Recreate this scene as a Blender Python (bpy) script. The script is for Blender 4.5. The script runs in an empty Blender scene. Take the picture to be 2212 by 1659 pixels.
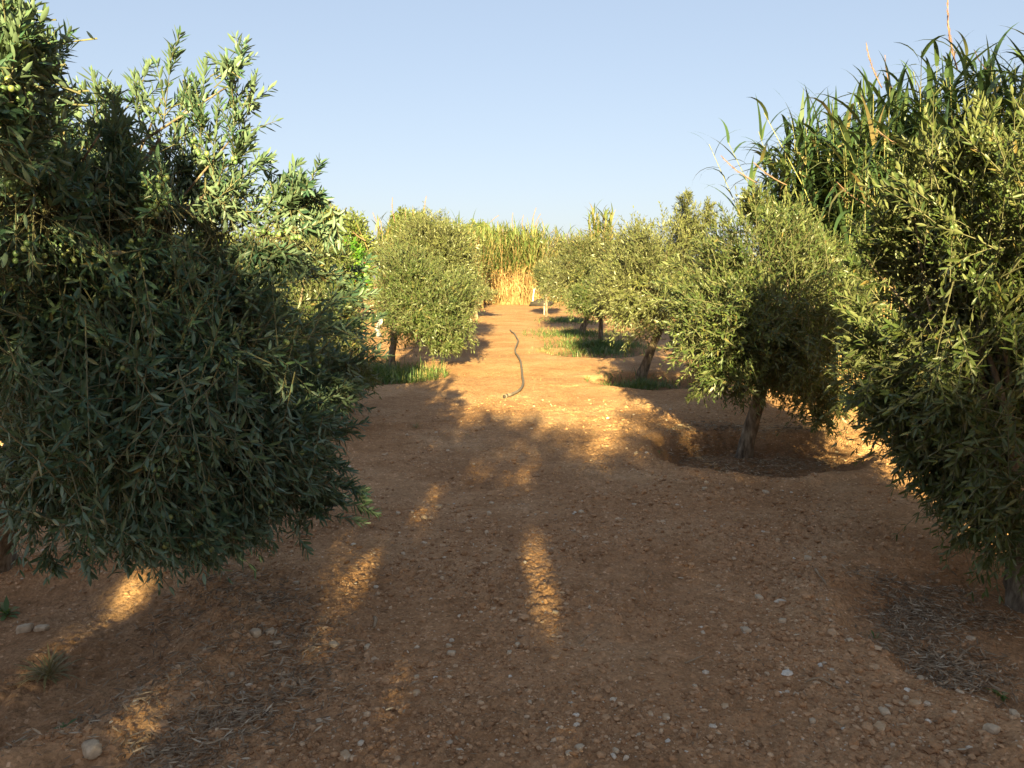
import bpy, math, numpy as np
from mathutils import Vector
scene = bpy.context.scene
R = math.radians

# ------------------------------------------------------------------ camera
PITCH = math.atan((829.5 - 600) / 1663.0)
CH = 1.6
cam_d = bpy.data.cameras.new('camera'); cam = bpy.data.objects.new('camera', cam_d)
scene.collection.objects.link(cam); scene.camera = cam
cam.location = (0, 0, CH); cam.rotation_euler = (math.pi / 2 - PITCH, 0, 0)
cam_d.sensor_width = 36; cam_d.lens = 36 * 1663 / 2212.0; cam_d.clip_start = 0.05; cam_d.clip_end = 3000

# ------------------------------------------------------------------ sky, sun, exposure
SUN_EL, SUN_AZ = R(15.5), R(1.0)          # the shadows run away from the camera, 1 degree to the right
world = bpy.data.worlds.new('World'); scene.world = world; world.use_nodes = True
wn = world.node_tree.nodes; wl = world.node_tree.links
sky = wn.new('ShaderNodeTexSky'); sky.sky_type = 'NISHITA'; sky.sun_disc = False
sky.sun_elevation = SUN_EL; sky.sun_rotation = math.pi + SUN_AZ
sky.air_density = 1.0; sky.dust_density = 1.2; sky.ozone_density = 1.6
# a hazy late-day sky: softer contrast between zenith and horizon than the clear-air model
gm_ = wn.new('ShaderNodeGamma'); gm_.inputs[1].default_value = .45; wl.new(sky.outputs[0], gm_.inputs[0])
tn_ = wn.new('ShaderNodeMix'); tn_.data_type = 'RGBA'; tn_.blend_type = 'MULTIPLY'; tn_.inputs[0].default_value = 1
wl.new(gm_.outputs[0], tn_.inputs[6]); tn_.inputs[7].default_value = (.955, .985, 1.085, 1)
bg = wn['Background']; wl.new(tn_.outputs[2], bg.inputs[0]); bg.inputs[1].default_value = 0.0615
SD = Vector((math.sin(SUN_AZ) * math.cos(SUN_EL), math.cos(SUN_AZ) * math.cos(SUN_EL), -math.sin(SUN_EL)))
sl = bpy.data.lights.new('sun', 'SUN'); sl.energy = 4.8; sl.angle = R(0.53); sl.color = (1.0, 0.84, 0.40)
so = bpy.data.objects.new('sun', sl); scene.collection.objects.link(so); so.rotation_euler = SD.to_track_quat('-Z', 'Y').to_euler()
so.location = (0, -20, 12)
scene.view_settings.view_transform = 'Standard'; scene.view_settings.look = 'None'
scene.view_settings.exposure = 2.7; scene.view_settings.gamma = 1.0
scene.render.engine = 'CYCLES'
scene.cycles.max_bounces = 6; scene.cycles.diffuse_bounces = 4; scene.cycles.transmission_bounces = 4
scene.cycles.transparent_max_bounces = 4

# ------------------------------------------------------------------ pixel (2212 x 1659 view) -> world
cp, sp = math.cos(PITCH), math.sin(PITCH)
def ray(u, v):
    a = (u - 1106) / 1663.0; b = (829.5 - v) / 1663.0
    return np.array([a, cp + b * sp, -sp + b * cp])
def at(u, v, Y):
    r = ray(u, v); return np.array([0, 0, CH]) + r * (Y / r[1])
def gp(u, v, z=0.0):
    r = ray(u, v); return np.array([0, 0, CH]) + r * ((z - CH) / r[2])

# ------------------------------------------------------------------ mesh helpers
def tag(o, label=None, cat=None, group=None, kind=None):
    if label: o['label'] = label
    if cat: o['category'] = cat
    if group: o['group'] = group
    if kind: o['kind'] = kind
    return o
def empty(name, loc):
    o = bpy.data.objects.new(name, None); scene.collection.objects.link(o)
    o.empty_display_size = 0.2; o.location = Vector([float(c) for c in loc]); return o
class MB:
    def __init__(s): s.v = []; s.f = []; s.n = 0
    def add(s, verts, faces, mat=0):
        verts = np.asarray(verts, float).reshape(-1, 3)
        for f in faces:
            s.f.append((np.asarray(f, np.int64) + s.n, mat))
        s.v.append(verts); s.n += len(verts)
    def build(s, name, mats, parent=None, origin=None, smooth=True):
        me = bpy.data.meshes.new(name)
        V = np.concatenate(s.v) if s.v else np.zeros((0, 3))
        if parent is not None: V = V - np.array(parent.location)
        elif origin is not None: V = V - np.asarray(origin, float)
        me.vertices.add(len(V)); me.vertices.foreach_set('co', V.astype(np.float32).ravel())
        li = []; ls = []; lt = []; mi = []; st = 0
        for f, m in s.f:
            if len(f) == 0: continue
            k = f.shape[1]; li.append(f.ravel()); ls.append(st + np.arange(len(f)) * k)
            lt.append(np.full(len(f), k)); mi.append(np.full(len(f), m)); st += len(f) * k
        li = np.concatenate(li).astype(np.int32); ls = np.concatenate(ls).astype(np.int32)
        lt = np.concatenate(lt).astype(np.int32); mi = np.concatenate(mi).astype(np.int32)
        me.loops.add(len(li)); me.loops.foreach_set('vertex_index', li)
        me.polygons.add(len(ls)); me.polygons.foreach_set('loop_start', ls); me.polygons.foreach_set('loop_total', lt)
        me.polygons.foreach_set('material_index', mi)
        me.update(calc_edges=True)
        me.polygons.foreach_set('use_smooth', np.full(len(ls), smooth))
        for m in (mats if isinstance(mats, (list, tuple)) else [mats]): me.materials.append(m)
        o = bpy.data.objects.new(name, me); scene.collection.objects.link(o)
        if parent is not None: o.parent = parent
        elif origin is not None: o.location = Vector([float(c) for c in origin])
        return o
def unit(a):
    return a / np.maximum(np.linalg.norm(a, axis=-1, keepdims=True), 1e-9)
def tube(mb, pts, rad, sides=8, mat=0, rough=0.0, rng=None, cap=True):
    P = np.asarray(pts, float); n = len(P); rad = np.broadcast_to(rad, n)
    T = unit(np.gradient(P, axis=0)); ref = np.array([0.13, 0.97, 0.2]) if abs(T[0][2]) > 0.6 else np.array([0., 0.1, 1.])
    B = unit(np.cross(T, ref)); C = np.cross(T, B)
    a = np.arange(sides) * 2 * math.pi / sides
    r = rad[:, None] * (1 + (rng.normal(0, rough, (n, sides)) if rng is not None and rough else 0))
    V = P[:, None] + B[:, None] * (np.cos(a) * r)[..., None] + C[:, None] * (np.sin(a) * r)[..., None]
    i = np.arange(n - 1)[:, None] * sides; j = np.arange(sides)[None]; k = (j + 1) % sides
    F = np.stack([i + j, i + k, i + k + sides, i + j + sides], -1).reshape(-1, 4)
    fs = [F]
    if cap: fs += [np.arange(sides)[::-1][None], (np.arange(sides) + (n - 1) * sides)[None]]
    mb.add(V.reshape(-1, 3), fs, mat)
def tubes3(mb, P, r0, r1, mat=0):
    """many thin three-sided stems: P is (N, K, 3)"""
    N, K, _ = P.shape
    if N == 0: return
    T = unit(np.gradient(P, axis=1)); B = unit(np.cross(T, np.array([0.31, 0.2, 0.93]))); C = np.cross(T, B)
    rr = (np.asarray(r0)[..., None] + (np.asarray(r1) - np.asarray(r0))[..., None] * np.linspace(0, 1, K)) * np.ones((N, K))
    a = np.arange(3) * 2 * math.pi / 3
    V = P[:, :, None] + rr[:, :, None, None] * (B[:, :, None] * np.cos(a)[:, None] + C[:, :, None] * np.sin(a)[:, None])
    base = (np.arange(N) * K * 3)[:, None, None] + (np.arange(K - 1) * 3)[None, :, None]
    j = np.arange(3)[None, None]; k = (j + 1) % 3
    F = np.stack([base + j, base + k, base + k + 3, base + j + 3], -1).reshape(-1, 4)
    mb.add(V.reshape(-1, 3), [F], mat)
def leaf_mesh(mb, O, A, Nn, L, W, bend, detail=1, mat=0):
    n = len(O)
    if n == 0: return
    B = unit(np.cross(A, Nn)); C = unit(np.cross(B, A))
    if detail == 2:
        s = np.array([0, .22, .22, .22, .5, .5, .5, .78, .78, .78, 1.0])
        w = np.array([0, -.75, 0, .75, -1, 0, 1, -.68, 0, .68, 0]) * .5
        h = np.array([0, .0, -.35, .0, 0, -.4, 0, 0, -.25, 0, 0])
        T = [[0, 2, 1], [0, 3, 2], [7, 8, 10], [8, 9, 10]]; Q = [[1, 2, 5, 4], [2, 3, 6, 5], [4, 5, 8, 7], [5, 6, 9, 8]]
    elif detail == 1:
        s = np.array([0, .3, .3, .7, .7, 1.0]); w = np.array([0, -.9, .9, -.85, .85, 0]) * .5; h = np.zeros(6)
        T = [[0, 2, 1], [3, 4, 5]]; Q = [[1, 2, 4, 3]]
    else:
        s = np.array([0, .5, 1, .5]); w = np.array([0, .5, 0, -.5]); h = np.zeros(4); T = []; Q = [[0, 1, 2, 3]]
    k = len(s)
    V = O[:, None] + A[:, None] * (s[None] * L[:, None])[..., None] + B[:, None] * (w[None] * W[:, None])[..., None] \
        + C[:, None] * (h[None] * W[:, None] * .5 - bend[:, None] * (s ** 2)[None] * L[:, None])[..., None]
    off = (np.arange(n) * k)[:, None, None]; fs = []
    if T: fs.append((np.array(T)[None] + off).reshape(-1, 3))
    fs.append((np.array(Q)[None] + off).reshape(-1, 4))
    mb.add(V.reshape(-1, 3), fs, mat)
def strips(mb, P, az, phi, kap, L, W, K=5, mat=0, prof=None, twist=0.0):
    """arching strap leaves (reed, grass)"""
    n = len(P)
    if n == 0: return
    t = np.linspace(0, 1, K + 1)
    H = np.stack([np.cos(az), np.sin(az), 0 * az], -1); S = np.stack([-np.sin(az), np.cos(az), 0 * az], -1)
    ang = phi[:, None] - kap[:, None] * (t[:-1] + .5 / K) ** 1.2
    st = (H[:, None] * np.cos(ang)[..., None] + np.array([0, 0, 1.]) * np.sin(ang)[..., None]) * (L / K)[:, None, None]
    C = np.concatenate([np.zeros((n, 1, 3)), np.cumsum(st, 1)], 1) + P[:, None]
    pr = prof if prof is not None else np.interp(t, [0, .15, .5, 1], [.6, 1, .8, .02])
    tw = np.asarray(twist)[..., None] * t if np.ndim(twist) else 0 * t
    S2 = S[:, None] * np.cos(tw)[..., None] + np.array([0, 0, 1.]) * np.sin(tw)[..., None]
    hw = (W[:, None] * pr * .5)[..., None]
    V = np.stack([C - S2 * hw, C + S2 * hw], 2).reshape(-1, 3)
    off = (np.arange(n) * (K + 1) * 2)[:, None] + (np.arange(K) * 2)[None]
    F = np.stack([off, off + 1, off + 3, off + 2], -1).reshape(-1, 4)
    mb.add(V, [F], mat)

# ------------------------------------------------------------------ noise and the lie of the land
def vnoise(x, y, s, seed=0):
    x = np.asarray(x) / s; y = np.asarray(y) / s
    xi = np.floor(x).astype(np.int64); yi = np.floor(y).astype(np.int64); fx = x - xi; fy = y - yi
    fx = fx * fx * (3 - 2 * fx); fy = fy * fy * (3 - 2 * fy)
    def h(a, b):
        k = (a * 374761393 + b * 668265263 + seed * 1442695041) & 0xffffffff
        k = ((k ^ (k >> 13)) * 1274126177) & 0xffffffff
        return ((k ^ (k >> 16)) & 0xffff) / 65535.0
    return (h(xi, yi) * (1 - fx) + h(xi + 1, yi) * fx) * (1 - fy) + (h(xi, yi + 1) * (1 - fx) + h(xi + 1, yi + 1) * fx) * fy - .5
# hollows dug round the trees: x, y, rx, ry, depth, rim
BASINS = [(2.30, 7.05, 1.02, 0.95, .17, .035), (2.35, 3.35, .82, .95, .10, .03), (-2.25, 3.15, .95, .9, .11, .075),
          (2.15, 12.1, 1.1, 1.1, .16, .02), (-2.3, 12.3, 1.1, .9, .05, .02), (1.9, 16.4, 1.2, 1.2, .08, .01)]
def basin_r(x, y, b):
    w = vnoise(x, y, .5, 91) * .22 + vnoise(x, y, .17, 92) * .10
    return np.hypot((x - b[0]) / b[2], (y - b[1]) / b[3]) + w
def hgt(x, y):
    x = np.asarray(x, float); y = np.asarray(y, float)
    z = vnoise(x, y, 2.1, 1) * .06 + vnoise(x, y, .7, 2) * .030
    for b in BASINS:
        r = basin_r(x, y, b)
        z = z - b[4] * np.clip((1.0 - r) / .28, 0, 1) ** 1.0 * (1 - .3 * np.clip(1 - r, 0, 1)) + b[5] * np.exp(-((r - 1.12) / .14) ** 2)
    # slight wheel ruts along the lane
    z = z - .018 * np.exp(-((x - .85) / .22) ** 2) - .018 * np.exp(-((x + .55) / .22) ** 2)
    return z
def worley(x, y, s, seed):
    x = np.asarray(x) / s; y = np.asarray(y) / s; xi = np.floor(x).astype(np.int64); yi = np.floor(y).astype(np.int64); best = np.full(x.shape, 9.)
    for a in (-1, 0, 1):
        for b in (-1, 0, 1):
            cx, cy = xi + a, yi + b; k = (cx * 374761393 + cy * 668265263 + seed * 1442695041) & 0xffffffff
            k = ((k ^ (k >> 13)) * 1274126177) & 0xffffffff; k ^= k >> 16
            best = np.minimum(best, np.hypot(cx + (k & 255) / 255. - x, cy + ((k >> 8) & 255) / 255. - y) * (.8 + ((k >> 16) & 127) / 200.))
    return best
def clod(x, y):
    m = np.clip(.55 + vnoise(x, y, .55, 15) * 1.5, .15, 1.2)
    a = vnoise(x, y, .11, 3) * .018 + np.maximum(vnoise(x, y, .055, 4), -.1) * .022 + np.maximum(vnoise(x, y, .028, 5), -.05) * .014
    w = np.sqrt(np.clip(1 - (worley(x, y, .060, 7) / .62) ** 2, 0, 1)) * .012 * np.clip(vnoise(x, y, .4, 31) * 3 + .1, 0, 1)
    w = w + np.sqrt(np.clip(1 - (worley(x, y, .030, 8) / .62) ** 2, 0, 1)) * .008 * np.clip(vnoise(x, y, .33, 32) * 3 + .5, .1, 1)
    return a * m * 1.25 + w * 1.5
def moist(x, y):
    m = np.zeros_like(x)
    for i, b in enumerate(BASINS):
        r = basin_r(x, y, b); m = np.maximum(m, np.clip((1.0 - r) / .2, 0, 1) * (.3 if b[1] < 5 else .8))
    return m

# ------------------------------------------------------------------ materials
def mat_base(name):
    m = bpy.data.materials.new(name); m.use_nodes = True; nt = m.node_tree; nt.nodes.clear()
    out = nt.nodes.new('ShaderNodeOutputMaterial'); b = nt.nodes.new('ShaderNodeBsdfPrincipled'); nt.links.new(b.outputs[0], out.inputs[0])
    return m, nt, b, out
def ramp(nt, fac, stops):
    r = nt.nodes.new('ShaderNodeValToRGB'); e = r.color_ramp.elements
    while len(e) < len(stops): e.new(.5)
    for i, (p, c) in enumerate(stops): e[i].position = p; e[i].color = (*c, 1)
    nt.links.new(fac, r.inputs[0]); return r.outputs[0]
def mix(nt, f, a, b, mode='MIX'):
    m = nt.nodes.new('ShaderNodeMix'); m.data_type = 'RGBA'; m.blend_type = mode
    for s, v in ((m.inputs[0], f), (m.inputs[6], a), (m.inputs[7], b)):
        if hasattr(v, 'is_linked') or hasattr(v, 'links'): nt.links.new(v, s)
        else: s.default_value = v if isinstance(v, (int, float)) else (*v, 1)
    return m.outputs[2]
def noise(nt, scale, detail=3, rough=.6, vec=None):
    n = nt.nodes.new('ShaderNodeTexNoise'); n.inputs['Scale'].default_value = scale; n.inputs['Detail'].default_value = detail
    n.inputs['Roughness'].default_value = rough
    if vec is None:
        tc = nt.nodes.new('ShaderNodeTexCoord'); vec = tc.outputs['Object']
    nt.links.new(vec, n.inputs['Vector']); return n
def leaf_material(name, stops, under, gloss=.42, transl=.22, tcol=(.16, .17, .03), patch=1.3):
    m, nt, b, out = mat_base(name)
    g = nt.nodes.new('ShaderNodeNewGeometry')
    top = ramp(nt, g.outputs['Random Per Island'], stops)
    n = noise(nt, patch, 2); pm = ramp(nt, n.outputs[0], [(.35, (.82, .86, .9)), (.65, (1.12, 1.08, 1.0))])
    top = mix(nt, 1.0, top, pm, 'MULTIPLY')
    col = mix(nt, g.outputs['Backfacing'], top, under) if under else top
    nt.links.new(col, b.inputs['Base Color']); b.inputs['Roughness'].default_value = gloss
    b.inputs['Specular IOR Level'].default_value = .45
    tr = nt.nodes.new('ShaderNodeBsdfTranslucent'); tr.inputs[0].default_value = (*tcol, 1)
    ms = nt.nodes.new('ShaderNodeMixShader'); ms.inputs[0].default_value = transl
    nt.links.new(b.outputs[0], ms.inputs[1]); nt.links.new(tr.outputs[0], ms.inputs[2]); nt.links.new(ms.outputs[0], out.inputs[0])
    return m
def plain_material(name, stops, rough=.85, scale=12, bump=.3, bscale=60, island=False, spec=.25, stretch=None):
    m, nt, b, out = mat_base(name)
    vec = None
    if stretch:
        tc = nt.nodes.new('ShaderNodeTexCoord'); mp = nt.nodes.new('ShaderNodeMapping'); mp.inputs['Scale'].default_value = stretch
        nt.links.new(tc.outputs['Object'], mp.inputs[0]); vec = mp.outputs[0]
    if island:
        g = nt.nodes.new('ShaderNodeNewGeometry'); c = ramp(nt, g.outputs['Random Per Island'], stops)
        n = noise(nt, scale, 3, vec=vec); c = mix(nt, 1.0, c, ramp(nt, n.outputs[0], [(.3, (.75, .75, .75)), (.7, (1.2, 1.2, 1.2))]), 'MULTIPLY')
    else:
        n = noise(nt, scale, 4, vec=vec); c = ramp(nt, n.outputs[0], stops)
    nt.links.new(c, b.inputs['Base Color']); b.inputs['Roughness'].default_value = rough; b.inputs['Specular IOR Level'].default_value = spec
    if bump:
        bn = noise(nt, bscale, 4, vec=vec); bp = nt.nodes.new('ShaderNodeBump'); bp.inputs['Strength'].default_value = bump; bp.inputs['Distance'].default_value = .01
        nt.links.new(bn.outputs[0], bp.inputs['Height']); nt.links.new(bp.outputs[0], b.inputs['Normal'])
    return m
def soil_material():
    m, nt, b, out = mat_base('red_soil')
    n1 = noise(nt, .9, 5, .6); c = ramp(nt, n1.outputs[0], [(.28, (.35, .185, .088)), (.5, (.44, .245, .122)), (.72, (.51, .315, .170))])
    n4 = noise(nt, 3.3, 5, .65); c = mix(nt, 1.0, c, ramp(nt, n4.outputs[0], [(.32, (.84, .82, .80)), (.5, (1, 1, 1)), (.7, (1.1, 1.12, 1.15))]), 'MULTIPLY')
    n2 = noise(nt, 14, 6, .7); c = mix(nt, 1.0, c, ramp(nt, n2.outputs[0], [(.3, (.72, .70, .68)), (.55, (1, 1, 1)), (.75, (1.18, 1.16, 1.14))]), 'MULTIPLY')
    v = nt.nodes.new('ShaderNodeTexVoronoi'); v.inputs['Scale'].default_value = 85
    tc = nt.nodes.new('ShaderNodeTexCoord'); nt.links.new(tc.outputs['Object'], v.inputs['Vector'])
    sep = nt.nodes.new('ShaderNodeSeparateColor'); nt.links.new(v.outputs['Color'], sep.inputs[0])
    c = mix(nt, 1.0, c, ramp(nt, sep.outputs[0], [(0, (.80, .80, .80)), (.8, (1.08, 1.06, 1.05)), (.97, (1.12, 1.14, 1.18)), (1, (1.7, 1.9, 2.2))]), 'MULTIPLY')
    at_ = nt.nodes.new('ShaderNodeAttribute'); at_.attribute_name = 'moist'
    c = mix(nt, at_.outputs['Fac'], c, mix(nt, 1.0, c, (.52, .50, .50), 'MULTIPLY'))
    nt.links.new(c, b.inputs['Base Color']); b.inputs['Roughness'].default_value = .95; b.inputs['Specular IOR Level'].default_value = .1
    # crumbly relief
    v2 = nt.nodes.new('ShaderNodeTexVoronoi'); v2.inputs['Scale'].default_value = 55; nt.links.new(tc.outputs['Object'], v2.inputs['Vector'])
    n3 = noise(nt, 130, 4, .7)
    ad = nt.nodes.new('ShaderNodeMath'); ad.operation = 'SUBTRACT'; nt.links.new(n3.outputs[0], ad.inputs[0]); nt.links.new(v2.outputs['Distance'], ad.inputs[1])
    bp = nt.nodes.new('ShaderNodeBump'); bp.inputs['Strength'].default_value = .7; bp.inputs['Distance'].default_value = .012
    nt.links.new(ad.outputs[0], bp.inputs['Height']); nt.links.new(bp.outputs[0], b.inputs['Normal'])
    return m
M = {}
M['soil'] = soil_material()
M['olive'] = leaf_material('olive_leaf', [(0, (.046, .062, .022)), (.5, (.078, .092, .032)), (.93, (.108, .118, .040)), (1, (.17, .12, .04))], (.150, .150, .070), .42, .2, (.15, .16, .035))
M['olive_dark'] = leaf_material('olive_leaf_shade_green', [(0, (.034, .080, .048)), (.5, (.054, .110, .066)), (.95, (.090, .140, .070)), (1, (.15, .11, .04))], (.125, .178, .112), .42, .2, (.12, .17, .045))  # cool shade tone of the near left crown is put into the leaf colour
M['olive_green'] = leaf_material('olive_leaf_fresh_green', [(0, (.040, .066, .020)), (.5, (.066, .094, .028)), (.93, (.100, .122, .036)), (1, (.17, .12, .04))], (.125, .140, .060), .42, .24, (.16, .19, .03))
M['olive_silver'] = leaf_material('olive_leaf_silver', [(0, (.062, .080, .026)), (.5, (.100, .114, .038)), (1, (.145, .15, .055))], (.165, .175, .080), .42, .2, (.16, .17, .05))
M['twig'] = plain_material('olive_twig', [(.3, (.085, .082, .045)), (.7, (.15, .14, .075))], bump=0, scale=30)
M['bark'] = plain_material('olive_bark', [(.32, (.05, .037, .026)), (.5, (.15, .112, .076)), (.68, (.29, .23, .165))], scale=22, bump=1.0, bscale=55, stretch=(1, 1, .3))
M['fruit'] = plain_material('green_olive', [(0, (.075, .13, .045)), (.7, (.13, .19, .065)), (1, (.22, .24, .08))], rough=.4, island=True, bump=0, spec=.5)
M['reed_leaf'] = leaf_material('reed_leaf', [(0, (.024, .050, .022)), (.6, (.044, .080, .030)), (.92, (.085, .118, .040)), (1, (.26, .19, .09))], None, .45, .16, (.15, .20, .04))  # leaf colour darkened toward the shade over the right bank
M['reed_leaf_pale'] = leaf_material('reed_leaf_pale_green', [(0, (.085, .125, .04)), (.6, (.15, .185, .06)), (.85, (.21, .20, .085)), (1, (.34, .25, .12))], None, .45, .3, (.22, .24, .05), .5)  # paler copy of the reed leaf for the far stands
M['cane'] = plain_material('green_cane', [(0, (.13, .15, .05)), (1, (.24, .22, .09))], island=True, bump=0)
M['cane_dry'] = plain_material('dry_cane', [(0, (.16, .09, .038)), (.5, (.33, .205, .09)), (1, (.44, .31, .155))], island=True, bump=0)
M['plume'] = plain_material('reed_plume', [(0, (.15, .08, .06)), (1, (.28, .17, .12))], island=True, bump=0)
M['grass'] = leaf_material('grass_blade', [(0, (.05, .10, .028)), (.5, (.085, .14, .04)), (.8, (.15, .17, .06)), (1, (.34, .27, .13))], None, .5, .3, (.14, .24, .03))
M['dry_grass'] = leaf_material('straw_grass', [(0, (.16, .16, .06)), (.5, (.26, .21, .09)), (1, (.38, .29, .15))], None, .7, .2, (.25, .2, .08))
M['bush'] = leaf_material('broad_leaf', [(0, (.07, .11, .025)), (.7, (.13, .16, .035)), (1, (.19, .19, .05))], (.13, .16, .06), .45, .25, (.2, .25, .03), .5)
M['bush_vivid'] = leaf_material('vivid_leaf', [(0, (.04, .13, .015)), (.7, (.09, .2, .02)), (.95, (.16, .24, .03)), (.975, (.35, .05, .02)), (1, (.35, .05, .02))], None, .4, .3, (.14, .3, .02))
M['pine'] = leaf_material('pine_needles', [(0, (.09, .12, .03)), (1, (.2, .2, .055))], None, .6, .15, (.14, .18, .03), .7)
M['stone'] = plain_material('limestone', [(0, (.34, .19, .10)), (.55, (.40, .25, .145)), (.8, (.46, .33, .21)), (1, (.54, .44, .32))], island=True, scale=40, bump=.5, bscale=120)
M['stone_pale'] = plain_material('pale_limestone', [(.40, (.42, .26, .14)), (.58, (.48, .34, .21)), (.74, (.68, .58, .46))], scale=25, bump=.6, bscale=90)
M['gravel'] = plain_material('gravel', [(0, (.25, .13, .062)), (.45, (.38, .205, .098)), (.85, (.45, .265, .14)), (.965, (.50, .35, .22)), (.992, (.54, .44, .33)), (1, (.62, .55, .46))], island=True, scale=60, bump=.4, bscale=200)
M['litter'] = plain_material('dry_leaves', [(0, (.14, .09, .055)), (.5, (.26, .18, .11)), (.9, (.38, .28, .18)), (1, (.48, .39, .28))], island=True, bump=0, scale=30)
M['hose'] = plain_material('weathered_hose', [(.3, (.10, .08, .062)), (.7, (.19, .155, .125))], scale=9, bump=.2, rough=.6)
M['hose_dark'] = plain_material('hose_inside_shade', [(0, (.03, .02, .02)), (1, (.05, .04, .03))], bump=0)
M['post'] = plain_material('whitewashed_post', [(.3, (.48, .43, .36)), (.7, (.66, .6, .52))], scale=6, bump=.2)
M['rag'] = plain_material('plastic_rag', [(.3, (.6, .57, .52)), (.7, (.75, .72, .68))], scale=12, bump=.2, rough=.5)

# ------------------------------------------------------------------ ground
def axis(lo, hi, f):
    a = [lo]
    while a[-1] < hi: a.append(a[-1] + f(a[-1]))
    return np.array(a)
ys = np.concatenate([-axis(0, 400, lambda t: .3 + t * .25)[1:][::-1], axis(0, 700, lambda y: .09 if y < 1.7 else (.0034 * y if y < 14 else max(.05, .05 * (y - 12.8))))])
xs = axis(0, 500, lambda x: .0105 if x < 2.5 else (.03 if x < 4.5 else .06 * (x - 4.0)))
xs = np.concatenate([-xs[1:][::-1], xs])
X, Y = np.meshgrid(xs, ys)
Z = hgt(X, Y) * np.clip(1.5 - np.hypot(X, Y - 10) / 80, 0, 1) + clod(X, Y) * np.clip((14 - Y) / 6, 0, 1)
mb = MB(); ny, nx = X.shape
i = np.arange(ny - 1)[:, None] * nx + np.arange(nx - 1)[None]
mb.add(np.stack([X, Y, Z], -1).reshape(-1, 3), [np.stack([i, i + 1, i + 1 + nx, i + nx], -1).reshape(-1, 4)])
ground = mb.build('ground', M['soil']); tag(ground, kind='structure')
attr = ground.data.attributes.new('moist', 'FLOAT', 'POINT'); attr.data.foreach_set('value', moist(X, Y).ravel().astype(np.float32))

# ------------------------------------------------------------------ sun flecks; the unseen foliage behind the camera is cut open for them
_str = [[(1150, 1165), (1170, 1230), (1170, 1300), (1175, 1395), .052], [(930, 1065), (905, 1110), (925, 1160), .06],
        [(740, 1160), (735, 1230), (740, 1290), (715, 1375), .065], [(800, 1180), (790, 1240), (755, 1310), .07],
        [(870, 1450), (860, 1530), (850, 1560), .035], [(850, 1600), (820, 1640), .09], [(455, 1360), (430, 1425), .05],
        [(370, 1490), (345, 1600), .085], [(1215, 1560), (1215, 1659), .075], [(265, 1420), (262, 1470), .03], [(575, 1240), (570, 1260), .07],
        [(20, 1430), (15, 1500), .09], [(1490, 1205), (1492, 1225), .05], [(930, 945), (925, 960), .08], [(950, 830), (955, 870), .16],
        [(330, 1240), (250, 1300), .10], [(190, 1300), (200, 1320), .1], [(2100, 1165), (2150, 1200), .07], [(290, 1540), (400, 1560), .06],
        [(1540, 1640), (1545, 1659), .05]]
SEG = []
for s in _str:
    pts = [gp(*p)[:2] for p in s[:-1]]
    for a, b in zip(pts[:-1], pts[1:]): SEG.append((a, b, s[-1] * .66))
SDn = np.array(SD)
def lit_gap(P, grow=0.04):
    hit = (P + SDn * (P[:, 2:3] / math.sin(SUN_EL)))[:, :2]; m = np.zeros(len(P), bool)
    for a, b, r in SEG:
        d = b - a; t = np.clip(((hit - a) @ d) / max(d @ d, 1e-6), 0, 1)
        q = hit - (a + t[:, None] * d); m |= np.hypot(q[:, 0], q[:, 1] * .35) < r + grow
    return m

# ------------------------------------------------------------------ olive trees
def blob(u, v, Y, ru, rv, ry, w=1.0):
    """ellipsoid of foliage: centre where the ray through (u, v) meets depth Y, radii as they look there"""
    c = at(u, v, Y); return (*c, ru * Y / 1663, ry, rv * Y / 1663, w)
SP_L = [(520, 110, 500, 330, 3.30, 9), (545, 200, 500, 380, 3.30, 8), (370, 112, 350, 300, 3.30, 9), (400, 185, 370, 330, 3.30, 7), (290, 155, 310, 330, 3.30, 8), (440, 165, 430, 350, 3.30, 7), (470, 215, 460, 380, 3.30, 6),
        (205, 170, 210, 330, 3.15, 7), (245, 205, 250, 330, 3.00, 6), (118, 62, 100, 250, 2.65, 7), (65, 25, 40, 200, 2.35, 8), (8, -10, 20, 200, 2.25, 9), (95, 110, 80, 260, 2.65, 6), (150, 180, 130, 340, 2.85, 6),
        (685, 370, 590, 470, 3.40, 7), (655, 395, 570, 500, 3.40, 6), (690, 412, 590, 480, 3.50, 6), (630, 368, 560, 470, 3.40, 6), (725, 488, 560, 512, 3.40, 7), (550, 280, 470, 400, 3.30, 7), (555, 345, 470, 430, 3.30, 6),
        (800, 580, 650, 600, 3.80, 7), (790, 640, 660, 650, 3.80, 7), (820, 700, 690, 710, 3.90, 7), (828, 770, 700, 790, 4.00, 7), (800, 850, 650, 850, 3.90, 7), (770, 930, 620, 920, 3.70, 7), (750, 1010, 600, 990, 3.60, 7),
        (808, 1102, 640, 1050, 3.50, 6), (790, 1060, 640, 1030, 3.60, 6), (740, 1120, 600, 1070, 3.50, 7), (660, 1170, 540, 1110, 3.20, 7), (550, 1225, 450, 1140, 3.00, 7), (380, 1275, 330, 1170, 3.05, 6), (290, 1270, 260, 1170, 3.05, 6),
        (200, 1265, 180, 1160, 3.05, 6), (110, 1235, 110, 1140, 3.05, 6), (460, 1250, 400, 1150, 3.15, 6), (740, 700, 620, 700, 3.70, 8), (760, 840, 640, 800, 3.80, 8), (700, 980, 560, 960, 3.40, 8)]
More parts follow.
